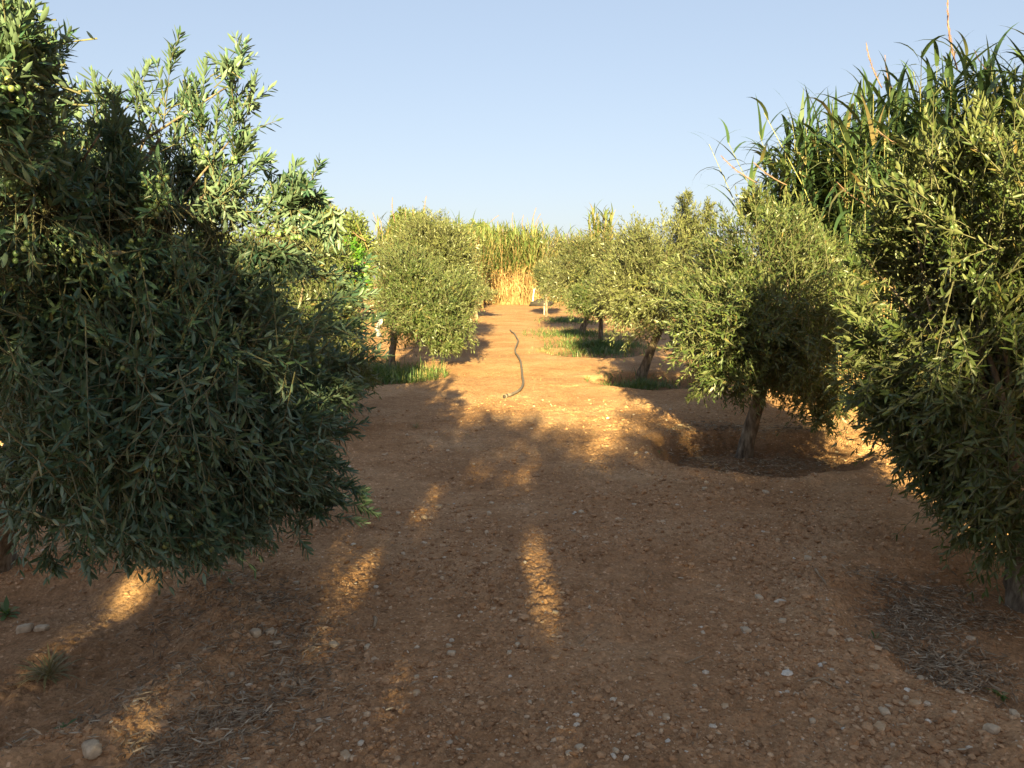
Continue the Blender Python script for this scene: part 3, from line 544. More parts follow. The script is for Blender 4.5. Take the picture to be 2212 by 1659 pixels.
# ------------------------------------------------------------------ reeds
def reed_clump(label, canes, seed, leafL, leafW, h0, h1, lean_to=0.0, lean_sd=.08, nleaf=16, green_from=.35, stem_r=.012, mats=('reed_leaf', 'cane'), dry=0.0, plumes=(), K=5,
               group='giant reed stands', name='reed_clump', drystem=.4, phi=(1.0, .3), kap=(1.2, .5), fromz=None):
    """canes: (N, 2) footprints; hN heights"""
    rng = np.random.default_rng(seed); n = len(canes); c = np.asarray(canes, float)
    ctr = c.mean(0); root = empty(name, (ctr[0], ctr[1], 0)); tag(root, label, 'reeds', group)
    H = rng.uniform(h0, h1, n) if np.ndim(h0) == 0 else h0 * rng.uniform(.88, 1.05, n)
    base = np.column_stack([c, np.zeros(n) - .02]); az = rng.uniform(0, 6.28, n); ln = np.minimum(np.abs(rng.normal(0, lean_sd, n)), lean_sd * 1.8)
    Dx = np.column_stack([np.cos(az) * ln + lean_to, np.sin(az) * ln, np.ones(n)]); Dx = unit(Dx)
    t = np.linspace(0, 1, 5); P = base[:, None] + Dx[:, None] * (t * H[:, None])[..., None]
    P[:, :, :2] += (np.stack([np.cos(az), np.sin(az)], -1) * (ln * H * .6)[:, None])[:, None] * (t ** 2.5)[None, :, None]
    sm = MB(); tubes3(sm, P[:, :3], np.full(n, stem_r), np.full(n, stem_r * .85), 1); tubes3(sm, P[:, 2:], np.full(n, stem_r * .85), np.full(n, stem_r * .3), 0)
    sm.build('canes', [M[mats[1]], M['cane_dry']], root)
    # leaves in two ranks up each cane
    q = np.arange(nleaf); tl = green_from + (1 - green_from) * (q + rng.random((n, nleaf))) / nleaf
    idx = np.arange(n)[:, None]
    i0 = np.clip((tl * 4).astype(int), 0, 3); fr_ = tl * 4 - i0
    LP = P[idx, i0] * (1 - fr_[..., None]) + P[idx, i0 + 1] * fr_[..., None]
    plane = rng.uniform(0, 6.28, (n, 1)); la = plane + (q % 2) * math.pi + rng.normal(0, .35, (n, nleaf))
    ph = rng.normal(phi[0], phi[1], (n, nleaf)) * np.interp(tl, [0, .8, 1], [.75, 1, 1.22]); ph = np.clip(ph, -.4, 1.5)
    kp = np.abs(rng.normal(kap[0], kap[1], (n, nleaf))) * np.interp(tl, [0, .85, 1], [1.15, 1, .5])
    LL = leafL * rng.uniform(.6, 1.2, (n, nleaf)) * np.interp(tl, [0, .3, .8, 1], [.8, 1, 1, .75]); WW = leafW * rng.uniform(.7, 1.2, (n, nleaf))
    fm = MB(); sel = np.ones((n, nleaf), bool)
    s = lambda a: a[sel]
    strips(fm, s(LP), s(la), s(ph), s(kp), s(LL), s(WW), K, 0, twist=rng.normal(0, .35, sel.sum()))
    if dry > 1:      # fallen and leaning dead canes tangled at the foot
        m = int(n * .6); j = rng.integers(0, n, m); a0 = base[j] + rng.normal(0, .25, (m, 3)) * [1, 1, 0]; hh = rng.uniform(.8, 2.6, m); az2 = rng.uniform(0, 6.28, m); tl_ = np.abs(rng.normal(0, .6, m))
        e0 = a0 + np.stack([np.cos(az2) * np.sin(tl_), np.sin(az2) * np.sin(tl_), np.cos(tl_)], -1) * hh[:, None]; dm = MB()
        tubes3(dm, np.stack([a0, (a0 + e0) / 2 + rng.normal(0, .06, (m, 3)), e0], 1), np.full(m, stem_r * .8), np.full(m, stem_r * .4), 0); dm.build('dead_canes', [M['cane_dry']], root)
    if dry:      # withered leaves hanging along the lower canes
        m = int(n * dry); j = rng.integers(0, n, m); z = rng.uniform(.05, green_from + .12, m); Pb = P[j, 0] + (P[j, 2] - P[j, 0]) * (z / .5)[:, None]
        strips(fm, Pb, rng.uniform(0, 6.28, m), rng.normal(.2, .6, m), np.abs(rng.normal(2.0, .7, m)), leafL * rng.uniform(.5, .9, m), leafW * rng.uniform(.5, 1, m), K, 1, twist=rng.normal(0, .5, m))
    fm.build('foliage', [M[mats[0]], M['cane_dry']], root)
    for (a, b) in plumes:      # feathery flower spikes: from a to b
        pm = MB(); a = np.asarray(a, float); b = np.asarray(b, float); v = b - a; Lp = np.linalg.norm(v); d = v / Lp
        bendv = np.cross(d, [0, 1, 0]) * .05 * Lp
        pts = np.array([a + v * s_ + bendv * math.sin(s_ * 3.1) for s_ in np.linspace(0, 1, 7)]); tube(pm, pts, np.linspace(Lp * .006 + .0004 * a[1], Lp * .002 + .0003 * a[1], 7), 5, 0)
        m = 90; s_ = rng.uniform(.12, 1, m); st = a + v * s_[:, None] + bendv * np.sin(s_ * 3.1)[:, None]
        dd = unit(d + rng.normal(0, .13, (m, 3))); en = st + dd * (Lp * rng.uniform(.08, .2, m) * (1.1 - s_ * .7))[:, None]
        Q = np.stack([st, (st + en) / 2 + rng.normal(0, .004 * Lp, (m, 3)), en], 1); tubes3(pm, Q, np.full(m, Lp * .005), np.full(m, Lp * .0015), 0)
        pm.build('plume', [M['plume']], root)
    return root
def foot(rng, n, x0, x1, y0, y1): return np.column_stack([rng.uniform(x0, x1, n), rng.uniform(y0, y1, n)])
rg = np.random.default_rng(77)
# right bank, its shade partly in the dark leaf colour; height follows the outline
f = np.concatenate([foot(rg, 100, 3.85, 4.5, 9.0, 11.0), foot(rg, 190, 4.0, 6.2, 8.8, 11.0), foot(rg, 150, 5.4, 8.2, 8.2, 11.0)])
hz = np.interp(f[:, 0], [3.7, 4.2, 4.6, 5.2, 6.5], [3.1, 3.35, 3.6, 3.8, 4.05]) + rg.normal(0, .15, len(f))
reed_clump('tall dark green reed bank rising behind the right olive trees', f, 41, .72, .056, hz, None, lean_to=-.06, lean_sd=.12, nleaf=24, green_from=.25, stem_r=.012, K=6, phi=(.80, .45), kap=(1.9, .8),
           plumes=[(at(1905, 190, 9.5), at(1872, 95, 9.5)), (at(2068, 150, 9.0), at(2048, 0, 9.0)), (at(1635, 395, 9.0), at(1560, 338, 9.0)), (at(1700, 400, 9.2), at(1630, 352, 9.2)),
                   (at(1975, 330, 8.8), at(1895, 280, 8.8)), (at(1885, 450, 8.8), at(1810, 395, 8.8)), (at(2130, 150, 9), at(2105, 108, 9)), (at(1925, 190, 9.6), at(1912, 120, 9.6))])
f = foot(rg, 90, 5.2, 7.5, 4.0, 8.0)
reed_clump('dark reed bank running on along the right edge toward the camera', f, 42, .62, .045, 2.9, 3.4, lean_sd=.12, nleaf=18, green_from=.2, K=5)
f = foot(rg, 120, 4.5, 6.6, 1.0, 5.2)
reed_clump('reed bank added to shade the right reeds, unseen just out of the picture on the right', f, 43, .6, .045, 5.0, 5.6, lean_sd=.08, nleaf=20, green_from=.3, K=4, group='unseen reeds added for shade')  # unseen bank, added and raised to shade the reeds further along
# far stand across the end of the path
f = foot(rg, 420, at(1040, 600, 47)[0], at(1165, 600, 47)[0], 46, 49.5)
reed_clump('sunlit reed stand with bare straw canes closing the end of the path', f, 51, 1.15, .075, 3.3, 4.6, lean_sd=.12, nleaf=12, green_from=.50, stem_r=.018, mats=('reed_leaf_pale', 'cane_dry'), dry=4.0, K=4,
           plumes=[(at(1072, 520, 47), at(1085, 490, 47)), (at(1108, 490, 47), at(1108, 460, 47)), (at(1128, 495, 47), at(1131, 465, 47)), (at(1155, 490, 47), at(1168, 462, 47)), (at(1060, 480, 47), at(1078, 465, 47)), (at(1148, 500, 47), at(1158, 450, 47))])
f = foot(rg, 260, at(1165, 600, 50)[0], at(1330, 600, 50)[0], 49, 52)
reed_clump('sunlit reed stand behind the far right olive trees', f, 52, 1.0, .075, 3.2, 4.5, lean_sd=.07, nleaf=13, green_from=.3, stem_r=.02, mats=('reed_leaf_pale', 'cane_dry'), dry=.6, K=4)
f = foot(rg, 26, at(1275, 600, 40)[0], at(1312, 600, 40)[0], 39, 41)
reed_clump('taller tuft of reeds sticking up behind the right olive trees', f, 53, 1.1, .1, 4.2, 5.0, lean_sd=.05, nleaf=16, green_from=.3, stem_r=.02, mats=('reed_leaf_pale', 'cane_dry'), K=4)
f = foot(rg, 230, at(830, 600, 30)[0], at(985, 600, 30)[0], 29, 32)
reed_clump('sunlit reed stand with rusty dry leaves behind the left olive trees', f, 54, .85, .06, 2.9, 3.85, lean_sd=.12, nleaf=14, green_from=.3, stem_r=.016, mats=('reed_leaf_pale', 'cane_dry'), dry=2.5, K=4,
           plumes=[(at(853, 480, 30), at(848, 428, 30)), (at(918, 480, 30), at(921, 425, 30)), (at(826, 500, 30), at(806, 460, 30)), (at(790, 520, 30), at(762, 500, 30)), (at(880, 490, 30), at(876, 450, 30))])
f = foot(rg, 120, at(985, 600, 40)[0], at(1045, 600, 40)[0], 39, 42)
reed_clump('short reed stand between the left olive trees and the cane wall', f, 55, .95, .08, 3.2, 3.9, lean_sd=.1, nleaf=12, green_from=.3, stem_r=.018, mats=('reed_leaf_pale', 'cane_dry'), dry=1, K=4)

# ------------------------------------------------------------------ far trees and bushes
kf = dict(detail=1, npair=4, nbranch=12, cat='tree')
def far_tree(name, label, u, vb, Yd, blobs, seed, shoots, leafL, mat, tr=.12, **kw):
    b = at(u, vb, Yd); fk = b.copy(); fk[2] = blobs[0][2] * .55
    a = dict(kf); a.update(kw)
    return make_tree(name, label, b, fk, blobs, seed, shoots, leafL=leafL, leafW=leafL * .45, mats=(mat,), trunk_r=tr, shootL=leafL * 3.2, group='trees beyond the grove', **a)
far_tree('pine_tree', 'umbrella shaped pale green pine far off on the left', 690, 640, 60, [blob(665, 458, 60, 22, 16, 2), blob(700, 462, 60, 26, 15, 2), blob(728, 470, 60, 18, 14, 2), blob(650, 475, 60, 16, 14, 2), blob(712, 490, 60, 25, 12, 2)], 61, 1100, .28, 'pine', .2, up=.6)
far_tree('broad_tree', 'rounded green tree beside the pine on the left', 765, 640, 52, [blob(765, 490, 52, 30, 34, 1.6), blob(752, 540, 52, 42, 45, 2), blob(780, 530, 52, 30, 50, 1.6), blob(700, 560, 52, 60, 50, 2)], 62, 1900, .24, 'bush', .2)
far_tree('broad_tree', 'green tree top showing above the left reeds', 885, 640, 55, [blob(885, 485, 55, 50, 26, 2), blob(870, 470, 55, 25, 18, 1.4), blob(905, 475, 55, 20, 15, 1.4), blob(880, 540, 55, 80, 40, 2)], 63, 1600, .25, 'bush', .2)
far_tree('broad_tree', 'round headed tree peeping over the reeds at the left end of the cane wall', 1028, 640, 58, [blob(1025, 498, 58, 26, 20, 1.6), blob(1045, 500, 58, 14, 14, 1), blob(1015, 540, 58, 40, 40, 1.8)], 64, 1000, .25, 'bush', .2)
far_tree('leafy_bush', 'vivid green bush with a few red leaves left of the reeds', 740, 700, 26, [blob(745, 560, 26, 42, 38, 1.2), blob(700, 590, 26, 45, 40, 1.2), blob(770, 600, 26, 30, 40, 1.0), blob(650, 600, 26, 60, 50, 1.2)], 65, 1300, .2, 'bush_vivid', .08)
far_tree('leafy_bush', 'tall yellow green thicket behind the second left olive tree', 600, 700, 24, [blob(600, 560, 24, 90, 60, 1.5), blob(520, 600, 24, 90, 70, 1.5), blob(660, 520, 24, 50, 30, 1.0), blob(450, 560, 24, 70, 60, 1.4)], 66, 2200, .16, 'bush', .1)
far_tree('leafy_bush', 'yellow green bush glimpsed through the gap in the near left tree', 270, 700, 22, [blob(280, 530, 22, 90, 50, 1.5), blob(200, 570, 22, 90, 60, 1.5), blob(360, 580, 22, 90, 60, 1.5), blob(100, 560, 22, 90, 60, 1.5)], 67, 2200, .16, 'bush', .1)
far_tree('leafy_bush', 'thicket glimpsed at the far left edge', 10, 700, 22, [blob(0, 550, 22, 100, 60, 1.5), blob(-120, 560, 22, 100, 70, 1.5)], 68, 900, .18, 'bush', .1)
far_tree('broad_tree', 'dark distant tree seen low between the right olive trees', 1350, 640, 75, [blob(1345, 545, 75, 22, 24, 2), blob(1375, 552, 75, 26, 20, 2), blob(1420, 560, 75, 50, 26, 2)], 69, 900, .3, 'olive_dark', .2)
far_tree('leafy_bush', 'green hedge bush behind the leaning olive tree', 1500, 680, 30, [blob(1480, 600, 30, 70, 40, 1.5), blob(1600, 600, 30, 90, 45, 1.5), blob(1740, 600, 30, 90, 45, 1.5)], 70, 1500, .18, 'bush', .1)
kr = dict(shoots=1500, leafL=.10, leafW=.026, mats=('olive',), detail=0, shootL=.4, npair=6, trunk_r=.09, group='olive trees of the next row', nbranch=20)
for q, (x, y) in enumerate(((-7.2, 7.0), (-7.3, 11.6), (-7.1, 16.2), (-7.4, 21.0), (-6.4, 26))):
    round_tree('olive_tree', ['olive tree of the next row left, closest and hidden by the near crown', 'olive tree of the next row left, one back from the closest', 'olive tree of the next row left, in line behind the low boughs', 'olive tree of the next row left, beside the thicket', 'olive tree of the next row left, farthest before the reeds'][q],
               x, y, 2.7, 1.25, 80 + q, **kr)

# ------------------------------------------------------------------ hose
hp = [(1102, 717), (1108, 722), (1114, 730), (1120, 738), (1116, 748), (1112, 760), (1117, 772), (1124, 785), (1127, 800), (1128, 812), (1131, 828), (1128, 842), (1115, 852), (1098, 858), (1092, 859)]
H3 = np.array([gp(*p) for p in hp]); H3 = smooth_path(H3, 60); H3[:, 2] = hgt(H3[:, 0], H3[:, 1]) + .028 + .02 * np.abs(vnoise(H3[:, 1], H3[:, 0], 1.3, 8))
rt = empty('hose', (H3[-1][0], H3[-1][1], 0)); tag(rt, 'grey brown hose lying in curves on the sunlit path', 'hose')
hm = MB(); tube(hm, H3, .019, 10, 0, .0); hm.build('pipe', [M['hose']], rt)
hm = MB(); e = H3[-1]; d = unit(H3[-1] - H3[-3]); tube(hm, [e - d * .03, e + d * .035], .031, 12, 0); hm.build('hose_end', [M['hose']], rt)
hm = MB(); tube(hm, [e + d * .034, e + d * .038], .024, 12, 0); hm.build('opening_shade', [M['hose_dark']], rt)  # solid dark disc; the shade inside the hose is put into its colour

# ------------------------------------------------------------------ posts by the reeds, scrap
def post(u, v, vt, Yd, label, r=.05, tilt=0):
    b = at(u, v, Yd); b[2] = -.02; t = at(u + tilt, vt, Yd); m = MB(); tube(m, smooth_path([b, (b + t) / 2, t], 6), np.linspace(r, r * .8, 6), 8, 0, .04, rg)
    tag(m.build('post', [M['post']], origin=(b[0], b[1], 0)), label, 'post')
post(1044, 660, 570, 45.5, 'tall slim whitish post at the left edge of the cane stand')
post(1150, 656, 622, 45.0, 'short leaning whitish post at the right foot of the cane stand', tilt=4)
post(1176, 690, 640, 33, 'thin pale stake supporting the small far olive tree', r=.03)
# near-black lump modelled for the dark spot beside post
b = at(1170, 655, 44.5); v, fc = ICO2; nn = vnoise(v[:, 0] * 2 + 5, v[:, 1] * 2 + v[:, 2], .5, 3); hm = MB()
hm.add(np.array([b[0], b[1], .1]) + v * np.array([.62, .5, .3]) * (1 + nn[:, None] * .6), [fc]); M['heap'] = plain_material('heap_near_black', [(0, (.02, .018, .016)), (1, (.05, .04, .035))], scale=5)
tag(hm.build('dark_heap', [M['heap']], origin=(b[0], b[1], 0)), 'low dark heap under the small far olive tree', 'heap')
# pale rag in left olive
p = at(818, 705, 12.7); g = np.linspace(0, 1, 9); U, V_ = np.meshgrid(g, np.linspace(0, 1, 4)); hm = MB()
hm.add(np.stack([p[0] + (V_ - .5) * .08 + .03 * np.sin(U * 7), p[1] + .03 * np.sin(V_ * 5 + U * 4), p[2] - (U - .5) * .36], -1).reshape(-1, 3),
       [np.array([[a * 9 + c, a * 9 + c + 1, (a + 1) * 9 + c + 1, (a + 1) * 9 + c] for a in range(3) for c in range(8)])])
tag(hm.build('plastic_scrap', [M['rag']], origin=p), 'pale plastic scrap caught at the left side of the rounded olive tree', 'scrap')

# ------------------------------------------------------------------ grass and weeds
def grass(name, label, P, hgtm, w, seed, mats='grass', phi=(1.1, .3)):
    rng = np.random.default_rng(seed); n = len(P); P = np.column_stack([P, hgt(P[:, 0], P[:, 1]) - .005]); m = MB()
    strips(m, P, rng.uniform(0, 6.28, n), np.clip(rng.normal(phi[0], phi[1], n), .1, 1.5), np.abs(rng.normal(1.2, .5, n)), hgtm * rng.uniform(.4, 1.3, n), w * rng.uniform(.7, 1.3, n), 4, 0)
    return tag(m.build(name, [M[mats]], origin=(P[:, 0].mean(), P[:, 1].mean(), 0)), label, name.replace('_', ' '), kind='stuff')
def patch(rng, n, u0, u1, v0, v1, e=.7):
    a = gp(u0, (v0 + v1) / 2); b = gp(u1, (v0 + v1) / 2); c = gp((u0 + u1) / 2, v0); d = gp((u0 + u1) / 2, v1)
    cx, cy = (a[0] + b[0]) / 2, (c[1] + d[1]) / 2; rx, ry = abs(b[0] - a[0]) / 2, abs(c[1] - d[1]) / 2
    th = rng.uniform(0, 6.28, n); r = np.minimum(np.abs(rng.normal(0, .58, n)), 1.25)
    P = np.column_stack([cx + np.cos(th) * r * rx, cy + np.sin(th) * r * ry])
    return P[vnoise(P[:, 0], P[:, 1], .35, 6) > -.15 - .2 * e]
grass('grass', 'bright green long grass below the dense rounded olive tree', patch(rg, 9000, 640, 930, 800, 830, 1), .28, .012, 201)
grass('grass', 'broad low green weed carpet across the shaded strip on the right', patch(rg, 5200, 1200, 1400, 738, 766), .20, .014, 202)
grass('grass', 'green weeds round the bent trunk on the right', patch(rg, 3500, 1150, 1330, 712, 736), .18, .014, 203)
grass('grass', 'green weeds in the hollow of the leaning trunk', patch(rg, 1500, 1290, 1480, 806, 832, .2), .20, .012, 204)
grass('grass', 'sparse pale tuft of weeds at the edge of the sunlit path', patch(rg, 900, 1135, 1210, 745, 772, 0), .10, .010, 205, 'dry_grass', (.7, .4))
grass('grass', 'far green weed strip under the right trees', patch(rg, 1600, 1170, 1290, 690, 702), .2, .02, 206)
P = []
for _ in range(190):
    u, v = rg.uniform(1000, 1240), 660 + 200 * rg.random() ** 1.3
    c = gp(u, v)[:2]; P.append(c + rg.normal(0, 1, (int(rg.integers(8, 34)), 2)) * np.array([.22, .08]) * rg.uniform(.4, 1.2))
grass('dry_grass', 'thin yellowing grass scattered over the sunlit path', np.concatenate(P), .055, .007, 207, 'dry_grass', (.5, .4))
P = []
for _ in range(60):
    x, y = rg.uniform(-1.6, 1.8), rg.uniform(5.5, 11); P.append(np.array([x, y]) + rg.normal(0, .05, (int(rg.integers(4, 18)), 2)))
grass('dry_grass', 'tiny weeds dotted over the shaded path', np.concatenate(P), .05, .005, 208, 'dry_grass', (.5, .4))
def weed(u, v, size, label, n=12, seed=0, mat='grass', thin=False):
    rng = np.random.default_rng(seed); c = gp(u, v); c[2] = float(hgt(c[0], c[1])) + .006; m = MB()
    az = rng.uniform(0, 6.28, n); P = np.repeat(c[None], n, 0) + rng.normal(0, size * .08, (n, 3)) * [1, 1, 0]
    strips(m, P, az, rng.uniform(.3, 1.3, n), rng.uniform(.4, 1.6, n), size * rng.uniform(.5, 1.1, n), np.full(n, size * (.05 if thin else .22)), 5, 0, prof=np.interp(np.linspace(0, 1, 6), [0, .2, .6, 1], [.15, .5, 1, .05]))
    tag(m.build('weed', [M[mat]], origin=c), label, 'weed', 'small weeds on the soil')
weed(12, 1290, .12, 'green broad leaved weed under the left tree at the picture edge', 14, 1)
weed(130, 1535, .07, 'small wilted weed beside the soil ridge bottom left', 14, 2)
weed(70, 1590, .07, 'pale green seedling in the bottom left corner', 8, 3)
weed(100, 1425, .16, 'grey green wiry weed tangle in the left hollow', 90, 4, 'dry_grass', True)
weed(1895, 1335, .05, 'single small green sprout on the rim of the right hollow', 6, 5)
weed(2165, 1470, .07, 'little grass tuft near the right edge below the hollow', 12, 6)
weed(1425, 965, .07, 'small dark weed left of the dug hollow', 20, 7, 'grass', True)
weed(900, 925, .12, 'flat dry weed mat in the middle of the shaded path', 40, 8, 'dry_grass', True)
weed(1315, 825, .16, 'broad leaved green weed at the left rim of the weedy hollow', 14, 9)

# ------------------------------------------------------------------ gravel, stones, litter
def rocks(mb, P, S, rng, tmpl, flat=(.35, .8)):
    v, f = tmpl; n = len(P); k = len(v)
    sc = np.column_stack([S * rng.uniform(.75, 1.3, n), S * rng.uniform(.65, 1.1, n), S * rng.uniform(*flat, n)])
    jit = 1 + rng.normal(0, .16, (n, k, 1)); V = v[None] * jit * sc[:, None]
    a = rng.uniform(0, 6.28, n); ca, sa = np.cos(a)[:, None], np.sin(a)[:, None]
    V = np.stack([V[..., 0] * ca - V[..., 1] * sa, V[..., 0] * sa + V[..., 1] * ca, V[..., 2]], -1) + P[:, None]
    mb.add(V.reshape(-1, 3), [(f[None] + (np.arange(n) * k)[:, None, None]).reshape(-1, 3)], 0)
N = 110000
v_ = 1659 - 800 * rg.random(N) ** .9; u_ = rg.uniform(-60, 2270, N)
b_ = (829.5 - v_) / 1663; den = -sp + b_ * cp; tq = -CH / den; Px = (u_ - 1106) / 1663 * tq; Py = (cp + b_ * sp) * tq
dens = .42 + vnoise(Px, Py, .5, 21) * 1.1 + vnoise(Px, Py, .16, 22) * .5 + .35 * np.exp(-((Px - 1.35) / .3) ** 2) * (Py < 5) + .3 * np.exp(-((Px + .55) / .3) ** 2)
in_b = moist(Px, Py) > .1
ok = (rg.random(N) < dens) & ~(in_b & (rg.random(N) < .75)); Px, Py = Px[ok], Py[ok]
S = np.minimum(.0026 * (1 - rg.random(len(Px))) ** -.50, .017) * np.clip(Py / 3.5, .85, 1.3)
zz = hgt(Px, Py) + clod(Px, Py) + S * .15
gm = MB(); rocks(gm, np.column_stack([Px, Py, zz]), S, rg, ICO0)
# soil clods gathered in crumbly patches
q_ = 2600; u_ = rg.uniform(-40, 2250, q_ * 3); v_ = 1659 - 700 * rg.random(q_ * 3); b_ = (829.5 - v_) / 1663; tq = -CH / (-sp + b_ * cp); cx_ = (u_ - 1106) / 1663 * tq; cy_ = (cp + b_ * sp) * tq
k_ = (vnoise(cx_, cy_, .45, 61) + .6 * vnoise(cx_, cy_, .15, 62) > .16) & (moist(cx_, cy_) < .1); cx_, cy_ = cx_[k_], cy_[k_]; s_ = np.minimum(.0065 * (1 - rg.random(len(cx_))) ** -.4, .022)
rocks(gm, np.column_stack([cx_, cy_, hgt(cx_, cy_) + clod(cx_, cy_) + s_ * .1]), s_, rg, ICO1, (.45, .8))
tag(gm.build('gravel', [M['gravel']], smooth=False), 'fine gravel and soil crumbs strewn over the path', 'gravel', kind='stuff')
STN = [(745, 1640, 28, 1), (552, 1398, 22, 0), (583, 1386, 18, 0), (600, 1404, 15, 0), (722, 1405, 18, 0), (793, 1408, 14, 0), (900, 1508, 15, 1), (948, 1090, 14, 1), (1057, 1110, 12, 0), (1062, 1085, 9, 0),
       (1255, 1110, 9, 0), (970, 1405, 12, 0), (975, 1420, 16, 0), (1118, 1405, 10, 0), (1370, 1085, 10, 0), (1438, 1565, 17, 1), (1405, 1560, 14, 1), (1580, 1612, 13, 1), (1565, 1535, 14, 1), (1500, 1495, 10, 0), (1640, 1290, 14, 0),
       (1680, 1165, 12, 1), (1745, 1208, 14, 0), (1780, 1210, 10, 0), (1690, 1345, 13, 0), (1610, 1360, 18, 0), (1660, 1400, 10, 0), (1910, 1540, 20, 0), (1900, 1580, 26, 1), (1975, 1530, 20, 1), (2140, 1590, 24, 0), (2190, 1560, 20, 0),
       (200, 1650, 40, 0), (88, 1325, 22, 0), (50, 1328, 24, 0), (690, 1560, 14, 0), (1240, 1510, 9, 0), (1330, 1640, 13, 0), (1230, 1640, 16, 0), (1252, 1625, 18, 0), (1380, 1600, 12, 0), (640, 1268, 10, 0), (1835, 1395, 12, 0), (1440, 985, 8, 1),
       (1205, 1040, 7, 1), (1180, 1110, 7, 0), (1205, 970, 6, 1), (1522, 1055, 9, 0), (1655, 1065, 12, 0), (1200, 1340, 10, 0), (1185, 1590, 10, 0), (1100, 1420, 12, 0), (860, 1110, 9, 0), (1145, 1525, 8, 0), (1990, 1440, 14, 0), (2050, 1475, 13, 1),
       (1755, 1560, 12, 0), (1720, 1500, 11, 0), (2100, 1340, 13, 0), (900, 1470, 9, 0), (655, 1480, 12, 0), (500, 1470, 12, 0), (560, 1340, 10, 0), (1290, 1290, 8, 0)]
SPEC = {(745, 1640): 'pale blocky stone at the bottom edge left of centre', (552, 1398): 'largest of three grey pebbles lying together left of centre', (583, 1386): 'upper one of three grey pebbles lying together left of centre',
        (600, 1404): 'right one of three grey pebbles lying together left of centre', (948, 1090): 'white topped stone by the upper sun fleck', (900, 1508): 'pale square stone between two sun flecks in the lower middle',
        (1640, 1290): 'rounded tan stone alone right of centre', (200, 1650): 'half buried big stone at the bottom edge on the left', (1900, 1580): 'long pale flat stone low on the right', (1580, 1612): 'small white stone at the bottom right of centre',
        (50, 1328): 'left one of two big clods under the left tree', (88, 1325): 'right one of two big clods under the left tree'}
for q, (u, v, s, pale) in enumerate(STN):
    c = gp(u, v); r = s / 1663 * c[1] * .82; c[2] = float(hgt(c[0], c[1]) + clod(c[0], c[1])) + r * .18
    vv, ff = ICO2; n3 = vnoise(vv[:, 0] * 3 + q * 7.1, vv[:, 1] * 3 + vv[:, 2] * 2.1, .9, q) * .45 + vnoise(vv[:, 0] * 3 + vv[:, 2] * 4, vv[:, 1] * 3 + q, .35, q) * .12
    w = vv * (1 + n3[:, None]); w = np.clip(w, -.70, .74); w = w + .1 * w[:, [1, 2, 0]]; a = rg.uniform(0, 6.28); ca, sa = math.cos(a), math.sin(a)
    w = w * np.array([rg.uniform(.9, 1.1), rg.uniform(.6, .9), rg.uniform(.45, .7)]) * r; w = np.column_stack([w[:, 0] * ca - w[:, 1] * sa, w[:, 0] * sa + w[:, 1] * ca, w[:, 2]])
    m = MB(); m.add(w + c, [ff]); o = m.build('stone', [M['stone_pale'] if pale else M['stone']], origin=c)
    tag(o, SPEC.get((u, v), 'pale chalky stone on the red soil' if pale else 'brown rounded stone half sunk in the red soil'), 'stone', 'loose stones on the soil')
# litter of dead narrow leaves
def litter(name, label, P, seed, L=.05, W=.006, mat='litter'):
    rng = np.random.default_rng(seed); n = len(P); z = hgt(P[:, 0], P[:, 1]) + clod(P[:, 0], P[:, 1]) + rng.uniform(.002, .016, n); m = MB()
    a = rng.uniform(0, 6.28, n); A = unit(np.stack([np.cos(a), np.sin(a), rng.normal(0, .16, n)], -1)); Nn = unit(np.array([0, 0, 1.]) + rng.normal(0, .5, (n, 3)))
    leaf_mesh(m, np.column_stack([P, z]), A, Nn, L * rng.uniform(.5, 1.3, n), W * rng.uniform(.6, 1.4, n), rng.uniform(-.15, .2, n), 1, 0)
    return tag(m.build(name, [M[mat]]), label, 'leaf litter', kind='stuff')
def around(rng, n, pts, sx, sy):
    c = np.array([gp(*p)[:2] for p in pts]); j = rng.integers(0, len(c), n); return c[j] + rng.normal(0, 1, (n, 2)) * [sx, sy]
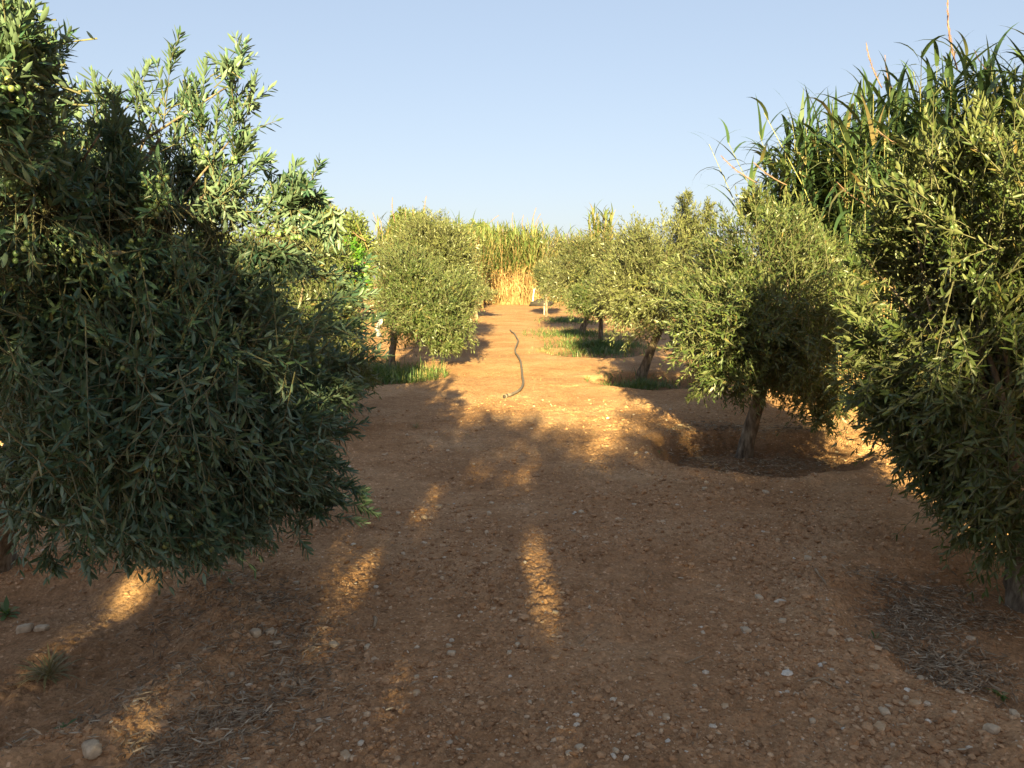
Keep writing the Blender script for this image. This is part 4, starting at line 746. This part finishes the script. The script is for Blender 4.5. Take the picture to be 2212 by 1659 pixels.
litter('leaf_litter', 'dry narrow leaves heaped round the left tree', np.concatenate([around(rg, 2600, [(470, 1290), (540, 1300), (600, 1330), (640, 1380), (660, 1440), (640, 1500), (560, 1560), (480, 1540), (400, 1310), (330, 1650), (430, 1620)], .11, .10), around(rg, 1200, [(400, 1450), (500, 1420), (300, 1580)], .25, .2)]), 301)
litter('leaf_litter', 'dark dry leaves lying in the right front hollow', np.concatenate([around(rg, 3600, [(1960, 1260), (1990, 1290), (1940, 1300), (2040, 1290), (1980, 1330), (2050, 1240), (1920, 1240), (2100, 1400), (2040, 1410), (2150, 1300), (1960, 1370), (2080, 1440)], .10, .10)]), 302)
litter('leaf_litter', 'dark dry leaves and straw in the hollow of the second right olive tree', around(rg, 3800, [(1500, 950), (1560, 975), (1640, 975), (1700, 970), (1760, 965), (1600, 930), (1720, 930), (1480, 930), (1540, 920)], .16, .22), 303, L=.06, W=.008)
uu = np.column_stack([rg.uniform(-2.8, 2.8, 2600), 2.2 + 9 * rg.random(2600) ** 1.5]); litter('leaf_litter', 'stray dead leaves and chips over the path', uu, 304, L=.03)
# sticks
for q, (u0, v0, u1, v1, r, lab) in enumerate([(1405, 1245, 1378, 1278, .002, 'thin grey twig on the shaded soil right of the sun streak'), (1760, 1250, 1785, 1270, .007, 'split pale wood splinter left of the right hollow'), (810, 1350, 808, 1368, .010, 'short upright wood chip beside the left sun streak'),
        (330, 1640, 480, 1625, .0025, 'long bent straw stalk at the bottom left'), (1250, 1400, 1290, 1372, .0025, 'fine straw below the long sun streak'), (2060, 1400, 2110, 1360, .006, 'dead stick in the right hollow'), (1740, 1480, 1820, 1490, .004, 'brown curled bark strip on the right'), (1480, 1440, 1520, 1420, .004, 'curved brown pod on the soil')]):
    a = gp(u0, v0); b = gp(u1, v1); P = smooth_path([a, (a + b) / 2 + [.008, .01, 0], b], 7); P[:, 2] = hgt(P[:, 0], P[:, 1]) + clod(P[:, 0], P[:, 1]) + .008 + r
    m = MB(); tube(m, P, np.linspace(r, r * .6, 7), 6, 0, .1, rg); tag(m.build('stick', [M['litter']], origin=P[0]), lab, 'stick', 'sticks and chips on the soil')
